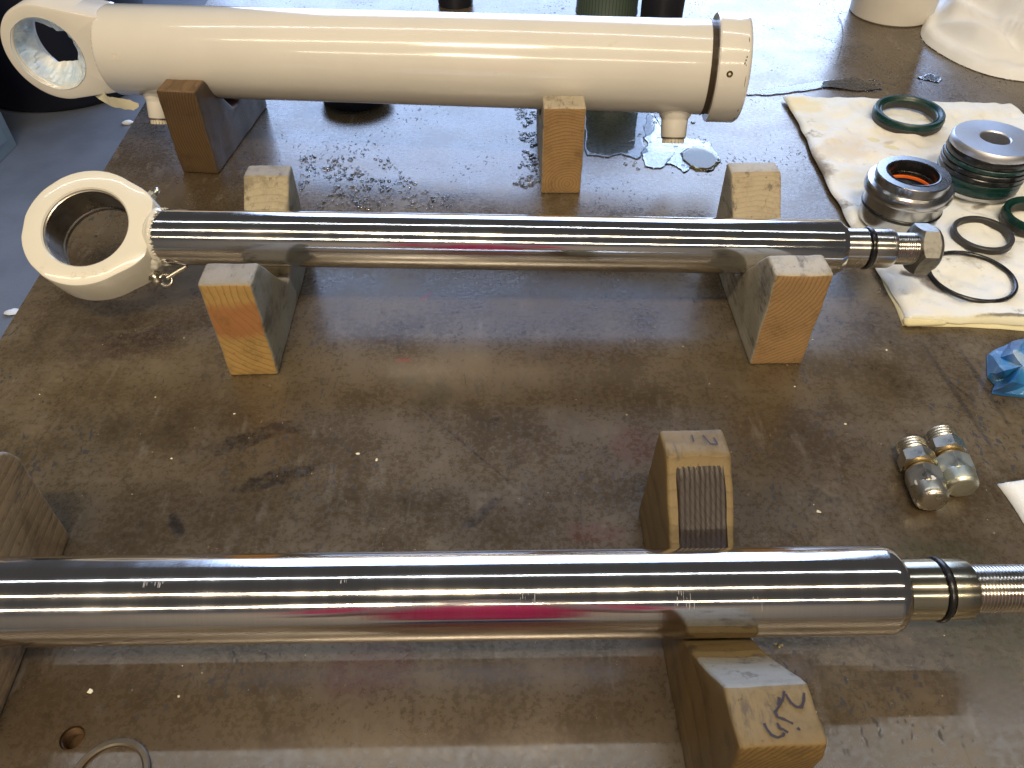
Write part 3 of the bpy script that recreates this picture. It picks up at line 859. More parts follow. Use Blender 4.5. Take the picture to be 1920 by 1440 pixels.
lathe(bm, [(LC, RC - 0.006), (LC + 0.0008, RC + 0.0002), (LC + 0.0030, RC - 0.0006), (LC + 0.0070, RC - 0.001), (LC + 0.0074, RC - 0.006)], 192, wob=wobg)
obj('oily_joint', bm, M['groove'], cyl)
capx = LC + 0.0068
CL = xs(1412, ycyl(0.23), zc, 0.05) - xbr - 0.0055
RCP = 0.0542
bm = bmesh.new()
lathe(bm, [(capx, RC - 0.005), (capx, RCP - 0.0012), (capx + 0.0015, RCP), (capx + CL - 0.0045, RCP), (capx + CL - 0.001, RCP - 0.0022), (capx + CL, RCP - 0.0045), (capx + CL, 0.026), (capx + CL - 0.01, 0.0255), (capx + CL - 0.01, 0)], 192)
cap = obj('end_cap', bm, M['cream'], cyl)
# set screw and chips of missing paint on the cap
def on_cyl(x, ang, r): return (x, math.cos(ang) * r, math.sin(ang) * r)
sa = R(180 - 17)
bm = bmesh.new()
lathe(bm, [(0, 0.0), (0.0, 0.0012), (0.0006, 0.0014), (0.0006, 0.0022), (0.0010, 0.0026), (0.0004, 0.0032), (-0.001, 0.0032)], 32, 'Z')
o = obj('set_screw', bm, mat_metal('brown_screw', (0.16, 0.11, 0.05), 0.35, 0.7, (0.02, 0.015, 0.01), 300), cap)
o.location = on_cyl(capx + CL * 0.36, sa, RCP - 0.0002); o.rotation_euler = (PI / 2 + sa - PI + 0.0, 0, 0)
o.rotation_euler = Vector((0, math.cos(sa), math.sin(sa))).to_track_quat('Z', 'X').to_euler()
bm = bmesh.new()
def chip(x, a, w, h, seed):
    c = bm.verts.new(on_cyl(x, a, RCP + 0.00012)); vs = []
    for i in range(11):
        t = 2 * PI * i / 11; q = 0.6 + 0.7 * random.random()
        vs.append(bm.verts.new(on_cyl(min(x + math.cos(t) * w * q, capx + CL - 0.0046), a + math.sin(t) * h * q, RCP + 0.00012)))
    for i in range(11): bm.faces.new((c, vs[i], vs[(i + 1) % 11]))
for (dx, a, w, h) in ((0.0062, 146, 0.0007, 0.022), (0.0068, 149, 0.0010, 0.016), (0.0075, 152, 0.0006, 0.03), (0.0062, 154, 0.0005, 0.02), (0.0050, 205, 0.0006, 0.04), (0.0050, 222, 0.0010, 0.05), (0.0050, 128, 0.0005, 0.06), (0.0048, 170, 0.0004, 0.12)):
    chip(capx + CL - dx, R(a), w, h, a)
bmesh.ops.recalc_face_normals(bm, faces=bm.faces)
obj('paint_chips', bm, M['groove'], cap, None)['kind'] = 'stuff'

def port(x, d, r, ln, plug_l):
    """threaded boss welded under the barrel, pointing along d"""
    q = Vector(d).normalized()
    root = empty('port', Vector((x, 0, 0)) + q * (RC - 0.008)); root.parent = cyl
    root.rotation_euler = q.to_track_quat('Z', 'X').to_euler()
    bm = bmesh.new()
    def wb(k, t, a, rr):
        if k == 0: return a - 0.010, rr
        return a, rr
    lathe(bm, [(-0.002, r * 1.3), (0.010, r * 1.18), (0.0125, r * 1.03), (0.015, r), (0.008 + ln - 0.0015, r * 0.97), (0.008 + ln, r * 0.90), (0.008 + ln, 0)], 64, 'Z')
    obj('boss', bm, M['cream'], root)
    bm = bmesh.new()
    lathe(bm, [(0.008 + ln - 0.0002, r * 0.93), (0.008 + ln + 0.0010, r * 0.93), (0.008 + ln + 0.0010, 0)], 48, 'Z')
    obj('washer', bm, M['groove'], root)
    bm = bmesh.new()
    n = 20
    for i in range(n):
        t0 = 2 * PI * i / n; t1 = t0 + 2 * PI / n * 0.80
        vs = []
        for rr in (r * 0.55, r * 0.84):
            for t in (t0, t1):
                for z in (0.008 + ln, 0.008 + ln + plug_l): vs.append(bm.verts.new((rr * math.cos(t), rr * math.sin(t), z)))
        for f in ((0, 1, 3, 2), (4, 6, 7, 5), (0, 4, 5, 1), (2, 3, 7, 6), (1, 5, 7, 3), (0, 2, 6, 4)): bm.faces.new([vs[k] for k in f])
    lathe(bm, [(0.008 + ln, r * 0.80), (0.008 + ln + plug_l * 0.6, r * 0.78), (0.008 + ln + plug_l * 0.6, 0)], 40, 'Z')
    obj('plug', bm, simple('cream_plastic_plug', (0.58, 0.53, 0.42), 0.5), root, None)
    return root
xp = lambda u: (xat(u, 0.80, 0.06) - xbl)
port(xp(1262) + 0.004, (0.02, -0.42, -0.90), 0.0142, 0.024, 0.0060)
port(xat(291, 0.835, 0.06) - xbl, (0.0, -0.42, -0.90), 0.0125, 0.024, 0.0060)

# lug: plate across local X-Z, hole axis local Y towards the camera
LR, LH, LT = 0.0520, 0.0378, 0.047
hx_ = -0.508 - xbl                      # hole centre along the axis
WEB = -hx_                              # distance to the barrel end
def lug_outer(t):
    c, s = math.cos(t), math.sin(t)
    best = LR
    if c > 0:
        # hull of the ring with the barrel end (half height RC-0.003 at distance WEB)
        hh = RC - 0.0065
        for k in range(25):
            pass
        best = max(best, 0)
        # tangent-ish straight sides
        # ray hits vertical line at WEB
        rv = (WEB + 0.006) / c
        if abs(rv * s) <= hh: best = max(best, rv)
        else:
            # side line from (0.02, LR*0.93) to (WEB, hh)
            x1, z1, x2, z2 = 0.012, LR * 0.974, WEB + 0.006, hh
            sg = 1 if s > 0 else -1
            den = (z2 - z1) * c - (x2 - x1) * s * sg
            if abs(den) > 1e-9:
                rr = ((z2 - z1) * x1 - (x2 - x1) * z1) / den
                if rr > 0 and rr * c > x1 - 1e-6: best = max(best, min(rr, rv))
    return best
lug = empty('lug', (hx_, 0, 0.003)); lug.parent = cyl
o = obj('lug_plate', eye_bm(LH, lug_outer, LT, 220, 0.0030), M['cream'], lug, 40)
o.rotation_euler = (PI / 2, 0, 0)      # local Z -> -Y
# weld bead where lug meets barrel
bm = bmesh.new()
def wobw(k, t, a, r):
    return a + 0.0005 * noise.noise(Vector((math.cos(t) * 6, math.sin(t) * 6, k))), r + 0.0006 * math.sin(t * 44 + k)
lathe(bm, [(-0.0035, 0.030), (-0.0030, 0.040), (-0.001, RC - 0.0042), (0.0006, RC - 0.0026), (0.0012, RC - 0.0046)], 200, wob=wobw)
obj('weld_bead', bm, M['cream'], cyl, 60)
# crumpled masking tape lining the eye
tapem = NT('masking_tape_film')
tn = tapem.noise(40, 4, 0.6)
tapem.p(Base_Color=tapem.mix(tapem.mr(tn, 0.35, 0.65, 0, 1), (0.46, 0.60, 0.74), (0.68, 0.71, 0.70)), Roughness=0.32, Transmission_Weight=0.12)
tapem.bump(tapem.noise(60, 4, 0.6, tapem.map(sc=(1, 1, 3))), 0.5, 0.002)
bm = bmesh.new()
poly_px = [(62, 43), (96, 56), (133, 69), (143, 88), (151, 106), (149, 118), (130, 119), (108, 119.5), (94, 111), (83, 103), (74, 92), (67, 81), (63, 62)]
lw = cyl.rotation_euler.to_matrix().to_4x4(); lw.translation = cyl.location
lwi = lw.inverted()
poly = []
for (u, v) in poly_px:
    p = lwi @ aty(u, v, ycyl(-0.511) + 0.004) - Vector((hx_, 0, 0))
    poly.append((math.atan2(p.z, p.x), math.hypot(p.x, p.z)))
poly.sort()
def poly_r(t):
    n = len(poly)
    for i in range(n):
        a0_, r0_ = poly[i]; a1_, r1_ = poly[(i + 1) % n]
        if i == n - 1: a1_ += 2 * PI
        tt = t
        if tt < poly[0][0]: tt += 2 * PI
        if a0_ <= tt <= a1_:
            k = (tt - a0_) / max(a1_ - a0_, 1e-6)
            # straight line between the points
            p = Vector((r0_ * math.cos(a0_), r0_ * math.sin(a0_))).lerp(Vector((r1_ * math.cos(a1_), r1_ * math.sin(a1_))), k)
            return p.length
    return poly[0][1]
NR, NN = 9, 144
rings = []
for k in range(NR):
    f = k / (NR - 1); ring = []
    for i in range(NN):
        t = -PI + 2 * PI * i / NN
        ro = LH - 0.0004
        if k == 0:
            ro = LH + 0.0012 + 0.0020 * max(0, math.cos(t - R(200))) + 0.0008 * noise.noise(Vector((math.cos(t) * 3, math.sin(t) * 3, 5)))
        ri = poly_r(t)
        g_ = max(0, (f - 0.25) / 0.75)
        r = ro + (ri - ro) * g_ ** 1.3
        crumple = 0.0042 * noise.noise(Vector((math.cos(t) * 2.6, math.sin(t) * 2.6, f * 1.6))) * math.sin(PI * min(1, f * 1.05)) 
        fold = 0.0050 * abs(noise.noise(Vector((math.cos(t + f * 1.2) * 7, math.sin(t + f * 1.2) * 7, f)))) * math.sin(PI * f)
        y = -LT / 2 - 0.0006 + (LT / 2 + 0.004) * min(1, f * 1.0) + 0.004 * noise.noise(Vector((math.cos(t) * 3, math.sin(t) * 3, 9 + f * 2))) * f
        if k == 0: y = -LT / 2 - 0.0008
        r = min(r + crumple - fold, LH - 0.0005 if k else 1)
        ring.append(bm.verts.new((r * math.cos(t), y, r * math.sin(t))))
    rings.append(ring)
for A, B in zip(rings[:-1], rings[1:]):
    for i in range(NN):
        j = (i + 1) % NN
        bm.faces.new((A[i], A[j], B[j], B[i]))
bmesh.ops.recalc_face_normals(bm, faces=bm.faces)
tape = obj('masking_film', bm, tapem.m, lug, 28)
# loose strip of painted tape hanging under the lug
def ribbon(name, pts, widths, mat, parent, nsub=8):
    bm = bmesh.new(); rows = []
    for i in range(len(pts) - 1):
        for s in range(nsub):
            f = s / nsub; p = pts[i].lerp(pts[i + 1], f); w = widths[i].lerp(widths[i + 1], f)
            k = i * nsub + s
            rows.append([bm.verts.new(p + w * q + Vector((0, 0, 0.0012 * noise.noise(Vector((k * 0.3, q * 2, 1)))))) for q in (-1, -0.3, 0.4, 1)])
    for A, B in zip(rows[:-1], rows[1:]):
        for q in range(3): bm.faces.new((A[q], A[q + 1], B[q + 1], B[q]))
    return obj(name, bm, mat, parent, 40)
P = [aty(u, v, y) for u, v, y in ((172, 166, 0.865), (190, 178, 0.855), (205, 190, 0.845), (225, 194, 0.842), (247, 197, 0.84), (262, 198, 0.84))]
Wd = [Vector(w) * 0.0066 for w in ((0.9, 0, 0.5), (0.6, 0, 0.9), (0.1, -0.2, 1.0), (-0.2, -0.2, 1.1), (0, 0, 0.9), (0.1, 0, 0.25))]
ribbon('tape_strip', [lwi @ p for p in P], Wd, simple('painted_tape', (0.62, 0.58, 0.42), 0.35), cyl)
text_part('stamped_figure', '52', 0.011, on_cyl(0.026, R(180 - 14), RC + 0.00002), (0, 0, 0), mat_paint('cream_faint', (0.665, 0.61, 0.51), 0.25, 0.1), cyl, 0.00008).rotation_euler = Matrix(((1, 0, 0), (0, math.cos(R(166 - 90)), 0), (0, 0, 1))).to_euler() if False else (R(76), 0, 0)

# ------------------------------------------------------------------ absorbent pads
def slab(name, corners, thick, mat, label, cat, nx=60, ny=80, z0=0.0, bumpy=0.0016, parent=None, edge_noise=0.004, seed=0):
    bl, br, tr, tl = [Vector(c) for c in corners]
    bm = bmesh.new(); top = []; bot = []
    for i in range(nx + 1):
        rt, rb = [], []
        for j in range(ny + 1):
            f, g_ = i / nx, j / ny
            p = bl.lerp(br, f).lerp(tl.lerp(tr, f), g_)
            e = min(f * (br - bl).length, (1 - f) * (br - bl).length, g_ * (tl - bl).length, (1 - g_) * (tl - bl).length)
            wv = noise.noise_vector(Vector((p.x * 9, p.y * 9, seed))) * edge_noise + noise.noise_vector(Vector((p.x * 40, p.y * 40, seed))) * edge_noise * 0.3
            p = p + Vector((wv.x, wv.y, 0))
            rise = math.sqrt(max(0.0, 1 - (1 - min(1, e / (thick * 1.1))) ** 2))
            dimple = 0
            cx, cy = (p.x * 28) % 1 - 0.5, (p.y * 28) % 1 - 0.5
            dimple = -bumpy * 0.7 * math.exp(-(cx * cx + cy * cy) * 40)
            h = thick * (0.25 + 0.75 * rise) + (bumpy * 1.6 * noise.noise(Vector((p.x * 22, p.y * 22, seed + 1))) + bumpy * 0.6 * noise.noise(Vector((p.x * 70, p.y * 70, seed))) + dimple) * min(1, e / 0.006 + 0.2)
            rt.append(bm.verts.new((p.x, p.y, z0 + max(h, 0.0008)))); rb.append(bm.verts.new((p.x, p.y, z0 + 0.0004)))
        top.append(rt); bot.append(rb)
    for i in range(nx):
        for j in range(ny): bm.faces.new((top[i][j], top[i + 1][j], top[i + 1][j + 1], top[i][j + 1]))
    for j in range(ny):
        bm.faces.new((top[0][j], top[0][j + 1], bot[0][j + 1], bot[0][j])); bm.faces.new((top[nx][j], bot[nx][j], bot[nx][j + 1], top[nx][j + 1]))
    for i in range(nx):
        bm.faces.new((top[i][0], bot[i][0], bot[i + 1][0], top[i + 1][0])); bm.faces.new((top[i][ny], top[i + 1][ny], bot[i + 1][ny], bot[i][ny]))
    for col_ in (bot,):
        bm.faces.new([col_[0][0], col_[0][ny], col_[nx][ny], col_[nx][0]]) if False else None
    bmesh.ops.recalc_face_normals(bm, faces=bm.faces)
    o = obj(name, bm, mat, parent, 180)
    if label: tag(o, label, cat)
    return o
PT = 0.0085
bl, tl, tr = at(1688, 600, 0.004), at(1467, 182, 0.004), at(1895, 200, 0.004)
br = bl + (tr - tl) * 1.15
br.x = max(br.x, 0.78)
pad_root = empty('absorbent_pad', (0, 0, 0), label='large folded white oil pad with grimy edges under the seals and gland', cat='absorbent pad')
slab('pad_sheet', [(*bl.xy, 0), (*br.xy, 0), (*tr.xy, 0), (*tl.xy, 0)], PT * 0.62, M['pad'], None, None, 110, 150, z0=0.0036, parent=pad_root, seed=2, bumpy=0.0034, edge_noise=0.008)
off = Vector((0.0, -0.0035, 0))
slab('under_fold', [(*(bl + off + Vector((0.003, 0, 0))).xy, 0), (*(br + off).xy, 0), (*(tr - Vector((0.01, 0.01, 0))).xy, 0), (*(tl + Vector((0.006, -0.01, 0))).xy, 0)], 0.0050, M['pad_under'], None, None, 70, 60, parent=pad_root, seed=5)
# rolled corner of the fold
bm = bmesh.new()
lathe(bm, [(0, 0), (0.0004, 0.0028), (0.004, 0.0040), (0.018, 0.0036), (0.035, 0.0022), (0.040, 0)], 24, 'X', wob=lambda k, t, a, r: (a, r * (1 + 0.25 * noise.noise(Vector((a * 90, math.cos(t), math.sin(t)))))))
o = obj('rolled_corner', bm, M['pad_under'], pad_root, 180); o.location = (bl.x + 0.002, bl.y - 0.002, 0.0040); o.rotation_euler = (0, 0, -0.05)
q = [at(1868, 905, 0.003), at(1935, 1005, 0.003)]
slab('absorbent_pad', [(q[1].x, q[1].y, 0), (q[1].x + 0.12, q[1].y + 0.01, 0), (q[0].x + 0.13, q[0].y + 0.012, 0), (q[0].x, q[0].y, 0)], 0.0065, M['pad'], 'corner of a small white pad at the right edge beside the hose fittings', 'absorbent pad', 30, 30, seed=9)

# ------------------------------------------------------------------ seals, gland, piston and rings on the pad
ZP = 0.0104
def ell(u0, v0, u1, v1, z): # centre between two opposite rim points
    return (at(u0, v0, z) + at(u1, v1, z)) / 2
# green rod seal
zt = ZP + 0.0135
c = ell(1640, 195, 1775, 216, zt)
r = (at(1640, 195, zt) - at(1775, 216, zt)).length / 2 * 0.985
seal = empty('u_cup_seal', (c.x, c.y, ZP), (R(1.5), R(-1.0), 0), 'green ring seal with black base, alone at the top of the pad', 'ring seal')
bm = bmesh.new()
lathe(bm, [(0.0066, r + 0.0006), (0.0074, r + 0.0012), (0.0090, r + 0.0008), (0.0122, r + 0.0002), (0.0135, r - 0.0010), (0.0135, r - 0.0038), (0.0118, r - 0.0060), (0.0105, r - 0.0066), (0.0112, r - 0.0080), (0.0100, r - 0.0092), (0.0066, r - 0.0086)], 160, 'Z', closed=True)
obj('green_lip', bm, M['green'], seal)
bm = bmesh.new()
lathe(bm, [(0.0, r - 0.0004), (0.0, r - 0.0084), (0.0066, r - 0.0084), (0.0066, r + 0.0004), (0.0060, r + 0.0008), (0.0008, r + 0.0004)], 160, 'Z', closed=True)
obj('black_base', bm, M['black_matt'], seal)
# second green seal, cut by the right edge
c = at(1943, 408, 0.018)
seal2 = empty('u_cup_seal', (c.x, c.y, ZP), (0, 0, 0), 'green and black ring seal cut off by the right picture edge', 'ring seal')
for ch in list(seal.children):
    k = ch.copy(); COL.objects.link(k); k.parent = seal2; k.scale = (0.78, 0.78, 1.0)
# head gland
zt = ZP + 0.052
c = ell(1642, 315, 1787.5, 334, zt)
r = (at(1642, 315, zt) - at(1787.5, 334, zt)).length / 2 * 0.99
gl = empty('gland', (c.x, c.y, ZP), (0, 0, 0), 'machined steel gland bush with stepped rim and orange seal inside', 'gland')
# photographed: top ring r, wide flange r*1.17, body r*1.06
H_ = 0.052
bm = bmesh.new()
prof = [(0, 0.0), (0, r * 1.00), (0.0012, r * 1.04), (0.015, r * 1.06), (0.0152, r * 0.98), (0.0195, r * 0.98), (0.0197, r * 1.065), (0.030, r * 1.065),
        (0.0302, r * 1.065), (0.0325, r * 1.165), (0.034, r * 1.18), (0.0400, r * 1.17), (0.0425, r * 1.13), (0.0428, r * 1.00), (0.0440, r * 0.985), (H_ - 0.0015, r * 0.99), (H_, r * 0.965),
        (H_, r * 0.735), (H_ - 0.001, r * 0.715), (H_ - 0.022, r * 0.71), (H_ - 0.022, r * 0.60), (0.002, r * 0.60)]
lathe(bm, prof, 160, 'Z')
obj('body', bm, M['gland'], gl)
obj('o_ring', torus_bm(r * 1.035, 0.0021, 160, 14, 1.0, 'Z', (0, 0, 0.0174)), M['black'], gl, 180)
bm = bmesh.new()
lathe(bm, [(H_ - 0.001, r * 0.715), (H_ + 0.0006, r * 0.70), (H_ + 0.0004, r * 0.665), (H_ - 0.002, r * 0.645), (H_ - 0.010, r * 0.655), (H_ - 0.011, r * 0.705)], 128, 'Z')
obj('wiper', bm, M['black'], gl)
bm = bmesh.new()
lathe(bm, [(H_ - 0.0105, r * 0.702), (H_ - 0.0115, r * 0.665), (H_ - 0.0150, r * 0.665), (H_ - 0.016, r * 0.705)], 128, 'Z')
obj('steel_step', bm, M['bore'], gl)
bm = bmesh.new()
lathe(bm, [(H_ - 0.0155, r * 0.705), (H_ - 0.0160, r * 0.640), (H_ - 0.0182, r * 0.640), (H_ - 0.0190, r * 0.700)], 128, 'Z')
obj('orange_seal', bm, M['orange'], gl)
bm = bmesh.new()
lathe(bm, [(H_ - 0.0186, r * 0.705), (H_ - 0.0190, r * 0.66), (H_ - 0.030, r * 0.65), (0.004, r * 0.65)], 128, 'Z')
obj('navy_seal', bm, M['navy'], gl)
# piston with three seals
HP_ = 0.054
zt = ZP + HP_
pc = at(1867, 258, zt)          # centre of the upper face
r = 0.0418
a_ = (at(1789, 233, zt) - pc).length
r = a_ * 0.97
pis = empty('piston', (pc.x, pc.y, ZP), (0, 0, 0), 'round steel piston with centre bore and black and green bands', 'piston')
r = min(max(r, 0.030), 0.055)
bm = bmesh.new()
lathe(bm, [(0, r * 0.36), (0, r * 0.95), (0.0020, r * 1.0), (0.0050, r * 1.0), (0.0055, r * 0.95), (HP_ - 0.0085, r * 0.95), (HP_ - 0.008, r * 1.0), (HP_ - 0.0030, r * 1.0), (HP_, r * 0.95),
           (HP_, r * 0.375), (HP_ - 0.0012, r * 0.35), (0.001, r * 0.35)], 160, 'Z')
obj('body', bm, M['ground'], pis)
for nm, z0_, z1_, k_, mt in (('guide_band', 0.0060, 0.0155, 1.015, 'green_dark'), ('seal_lip', 0.0155, 0.0200, 1.035, 'green'), ('seal', 0.0205, 0.0262, 1.045, 'black'), ('seal', 0.0268, 0.0318, 1.055, 'black'),
                        ('seal_lip', 0.0322, 0.0370, 1.03, 'green_dark'), ('guide_band', 0.0372, 0.0458, 1.01, 'black')):
    bm = bmesh.new(); w_ = z1_ - z0_
    lathe(bm, [(z0_, r * 0.94), (z0_, r * k_ - 0.0008), (z0_ + w_ * 0.15, r * k_), (z0_ + w_ * 0.85, r * k_), (z1_, r * k_ - 0.0008), (z1_, r * 0.94)], 160, 'Z')
    obj(nm, bm, M[mt], pis)
# flat black ring and o-ring
zt = ZP + 0.0045
c = ell(1784, 423, 1904, 451, zt)
r = (at(1784, 423, zt) - at(1904, 451, zt)).length / 2 * 0.985
bm = bmesh.new()
lathe(bm, [(0, r), (0, r - 0.0048), (0.0055, r - 0.0046), (0.0062, r - 0.0040), (0.0062, r - 0.0008), (0.0052, r)], 160, 'Z', closed=True)
o = tag(obj('backup_ring', bm, M['black_matt']), 'thick flat sided dark grey ring touching the thin ring', 'rubber ring')
o.location = (c.x, c.y, ZP - 0.0005); o.rotation_euler = (R(2), R(-1), 0)
c = ell(1737, 505, 1909.7, 533.7, ZP + 0.002)
c = (at(1737, 500, ZP + 0.002) + at(1909.7, 533.7, ZP + 0.002)) / 2
r = (at(1737, 500, ZP + 0.002) - at(1909.7, 533.7, ZP + 0.002)).length / 2 - 0.002
o = tag(obj('rubber_ring', torus_bm(r, 0.0021, 160, 14), M['black'], None, 180), 'thin glossy black o-ring, the widest ring, lying by the rod nut', 'rubber ring')
o.location = (c.x, c.y, ZP + 0.0012)

# ------------------------------------------------------------------ two hose fittings
def fitting(p0, p1, mats, label, chips=False):
    """p0: threaded end, p1: capped end (on the table)"""
    d = (p1 - p0); L = d.length
    root = empty('hose_fitting', (p0.x, p0.y, 0.0112), (0, 0, math.atan2(d.y, d.x)), label, 'pipe fitting', 'steel fittings right of the front blocks')
    rt = 0.0104; rh = 0.0129
    k = L / 0.092
    def X(a): return a * k
    bm = bmesh.new()
    lathe(bm, [(0, 0.0), (0.001, 0.0058), (0, 0.0062), (X(0.0002), 0.0080)] + thread_prof(0.0006, X(0.019), rt, 0.0024, 0.0014) + [(X(0.019), 0.0085), (X(0.021), 0.0085)], 72)
    obj('thread', bm, mats[0], root, 25)
    obj('hexagon', hex_bm(X(0.0195), X(0.037), rh, 1, 1, 96, R(30)), mats[0], root, 30)
    bm = bmesh.new()
    lathe(bm, [(X(0.036), 0.0100), (X(0.041), 0.0100), (X(0.0415), 0.0088), (X(0.0435), 0.0088), (X(0.044), 0.0103), (X(0.048), 0.0103)], 72)
    obj('neck', bm, M['plated_yellow'], root)
    obj('cap_nut', hex_bm(X(0.0475), X(0.072), rh * 1.02, 1, 0, 96, R(12)), mats[1], root, 30)
    bm = bmesh.new()
    r_ = rh * 0.93
    lathe(bm, [(X(0.070), r_ * 0.99), (X(0.0725), r_), (X(0.083), r_ * 0.985), (X(0.0875), r_ * 0.94), (X(0.0905), r_ * 0.83), (X(0.0918), r_ * 0.68), (X(0.0920), r_ * 0.3), (X(0.0920), 0)], 72)
    cp = obj('cap', bm, mats[2], root)
    if chips:
        bm = bmesh.new()
        for (xx, a, w, h) in ((0.075, 238, 0.006, 0.22), (0.0705, 150, 0.0035, 0.10), (0.0735, 215, 0.002, 0.12), (0.07, 95, 0.002, 0.2)):
            cc = bm.verts.new(on_cyl(X(xx), R(a), r_ * 1.004)); vs = []
            for i in range(12):
                t = 2 * PI * i / 12; q_ = 0.5 + 0.7 * random.random()
                vs.append(bm.verts.new(on_cyl(X(xx) + math.cos(t) * w * q_, R(a) + math.sin(t) * h * q_, r_ * 1.006)))
            for i in range(12): bm.faces.new((cc, vs[i], vs[(i + 1) % 12]))
        bmesh.ops.recalc_face_normals(bm, faces=bm.faces)
        obj('paint_chips', bm, M['cream_eye'], cp, None)['kind'] = 'stuff'
    return root
fitting(at(1709, 828, 0.0135), at(1752, 940, 0.0135), (M['plated'], M['plated'], M['plated']), 'left of the two capped hose fittings, with chips of cream paint on its cap', True)
fitting(at(1764, 808, 0.0135), at(1808, 914, 0.0135), (M['plated'], M['plated_green'], M['plated_green']), 'right of the two capped hose fittings, with a clean pale greenish cap')

# ------------------------------------------------------------------ crumpled blue wrapper
def crumple(name, cx, cy, w, h, mat, label, cat, amp, n=40, z0=0.002, seed=0):
    bm = bmesh.new(); g = []
    for i in range(n + 1):
        row = []
        for j in range(n + 1):
            f, k = i / n - 0.5, j / n - 0.5
            p = Vector((f * 5, k * 5, seed))
            q = noise.noise_vector(p * 0.7) * 0.22
            ridg = 1 - abs(noise.noise(p * 0.9)) * 2
            z = max(0, ridg) * amp + 0.35 * amp * (1 - abs(noise.noise(p * 2.3)) * 2)
            z *= 1 - 0.5 * max(abs(f), abs(k))
            row.append(bm.verts.new((cx + (f + q.x * 0.6) * w, cy + (k + q.y * 0.6) * h, z0 + max(0, z))))
        g.append(row)
    for i in range(n):
        for j in range(n): bm.faces.new((g[i][j], g[i + 1][j], g[i + 1][j + 1], g[i][j + 1]))
    return tag(obj(name, bm, mat, None, 22), label, cat)
T = NT('printed_blue_film')
s = T.sep(T.map(rot=(0, 0, 0.5)))
n_ = T.noise(12, 2, 0.5, T.map(sc=(1, 1, 0.3)))
cc = T.ramp(T.math('ADD', n_, T.math('MULTIPLY', T.noise(40, 3), 0.1)), [(0.38, (0.62, 0.70, 0.74)), (0.41, (0.04, 0.22, 0.46)), (0.56, (0.01, 0.10, 0.30)), (0.70, (0.03, 0.20, 0.44)), (0.76, (0.60, 0.68, 0.72))])
T.p(Base_Color=cc, Roughness=0.45, Coat_Weight=0.15)
wr = at(1908, 690, 0.012)
# folded bag: measured outline, creased into facets
bm = bmesh.new()
OUT = [(1853, 662), (1890, 645), (1925, 632), (1990, 610), (2040, 680), (2000, 750), (1930, 741), (1885, 737), (1862, 733), (1868, 718), (1854, 702)]
ctr = [(1905, 678, 0.020), (1935, 690, 0.026), (1898, 712, 0.012)]
vo = [bm.verts.new(at(u, v, 0.004)) for u, v in OUT]; vb = [bm.verts.new(Vector((p.co.x, p.co.y, 0.0008))) for p in vo]
mid_ = []
for i, (u, v) in enumerate(OUT):
    a = Vector((u, v)).lerp(Vector((1915, 690)), 0.45 + 0.1 * ((i * 7) % 3 - 1))
    mid_.append(bm.verts.new(at(a.x, a.y, 0.017 + 0.008 * ((i * 5) % 3 - 1))))
cv = bm.verts.new(at(1918, 688, 0.020))
N_ = len(OUT)
for i in range(N_):
    j = (i + 1) % N_
    bm.faces.new((vb[i], vb[j], vo[j], vo[i]))
    bm.faces.new((vo[i], vo[j], mid_[i])); bm.faces.new((vo[j], mid_[j], mid_[i])); bm.faces.new((mid_[i], mid_[j], cv))
bmesh.ops.recalc_face_normals(bm, faces=bm.faces)
bmesh.ops.subdivide_edges(bm, edges=bm.edges[:], cuts=3, use_grid_fill=True)
bmesh.ops.triangulate(bm, faces=[f for f in bm.faces if len(f.verts) > 4])
for v in bm.verts:
    if v.co.z > 0.002:
        p = v.co * 60
        v.co += noise.noise_vector(p) * 0.0016 + Vector((0, 0, 0.0016 * abs(noise.noise(v.co * 140))))
tag(obj('plastic_wrapper', bm, T.m, None, 25), 'crumpled blue and white plastic wrapper at the right edge', 'wrapper')

# ------------------------------------------------------------------ bucket, rag, tins, ring at the margins
def ring_fit(u, v, r): return at(u, v, 0)
pb = at(1690, 52, 0)
bm = bmesh.new()
rb = 0.062
lathe(bm, [(0.0, 0.0), (0.0, rb - 0.002), (0.002, rb), (0.10, rb + 0.006), (0.19, rb + 0.011), (0.192, rb + 0.014), (0.196, rb + 0.014), (0.196, rb + 0.008), (0.02, rb - 0.004), (0.02, 0)], 96, 'Z')
bk = tag(obj('plastic_bucket', bm, simple('white_plastic', (0.66, 0.62, 0.55), 0.35, var=0.12)), 'white plastic tub standing on the bench partly behind the rag', 'bucket')
bk.location = (pb.x + 0.004, pb.y + rb, 0)

T = NT('white_cotton_cloth')
w1 = T.n('ShaderNodeTexWave', wave_type='BANDS', bands_direction='X'); T.set(w1.inputs['Vector'], T.co()); w1.inputs['Scale'].default_value = 420
w2 = T.n('ShaderNodeTexWave', wave_type='BANDS', bands_direction='Y'); T.set(w2.inputs['Vector'], T.co()); w2.inputs['Scale'].default_value = 420
T.p(Base_Color=T.mix(T.mr(T.noise(9, 4), 0.4, 0.7, 0, 0.5), (0.74, 0.75, 0.76), (0.66, 0.63, 0.57)), Roughness=0.9, Specular_IOR_Level=0.15)
T.bump(T.math('ADD', w1.outputs['Fac'], w2.outputs['Fac']), 0.25, 0.0005)
clothm = T.m
OUTR = [(1728, 52), (1732, 78), (1760, 100), (1800, 122), (1850, 141), (1905, 152), (1980, 158), (2080, 150), (2160, 60), (2130, -60), (2000, -120), (1880, -90), (1790, -60), (1760, -10)]
pr = [at(u, v, 0) for u, v in OUTR]
ctrr = sum(pr, Vector()) / len(pr)
bm = bmesh.new(); NRG, NA = 46, 220
rings = []
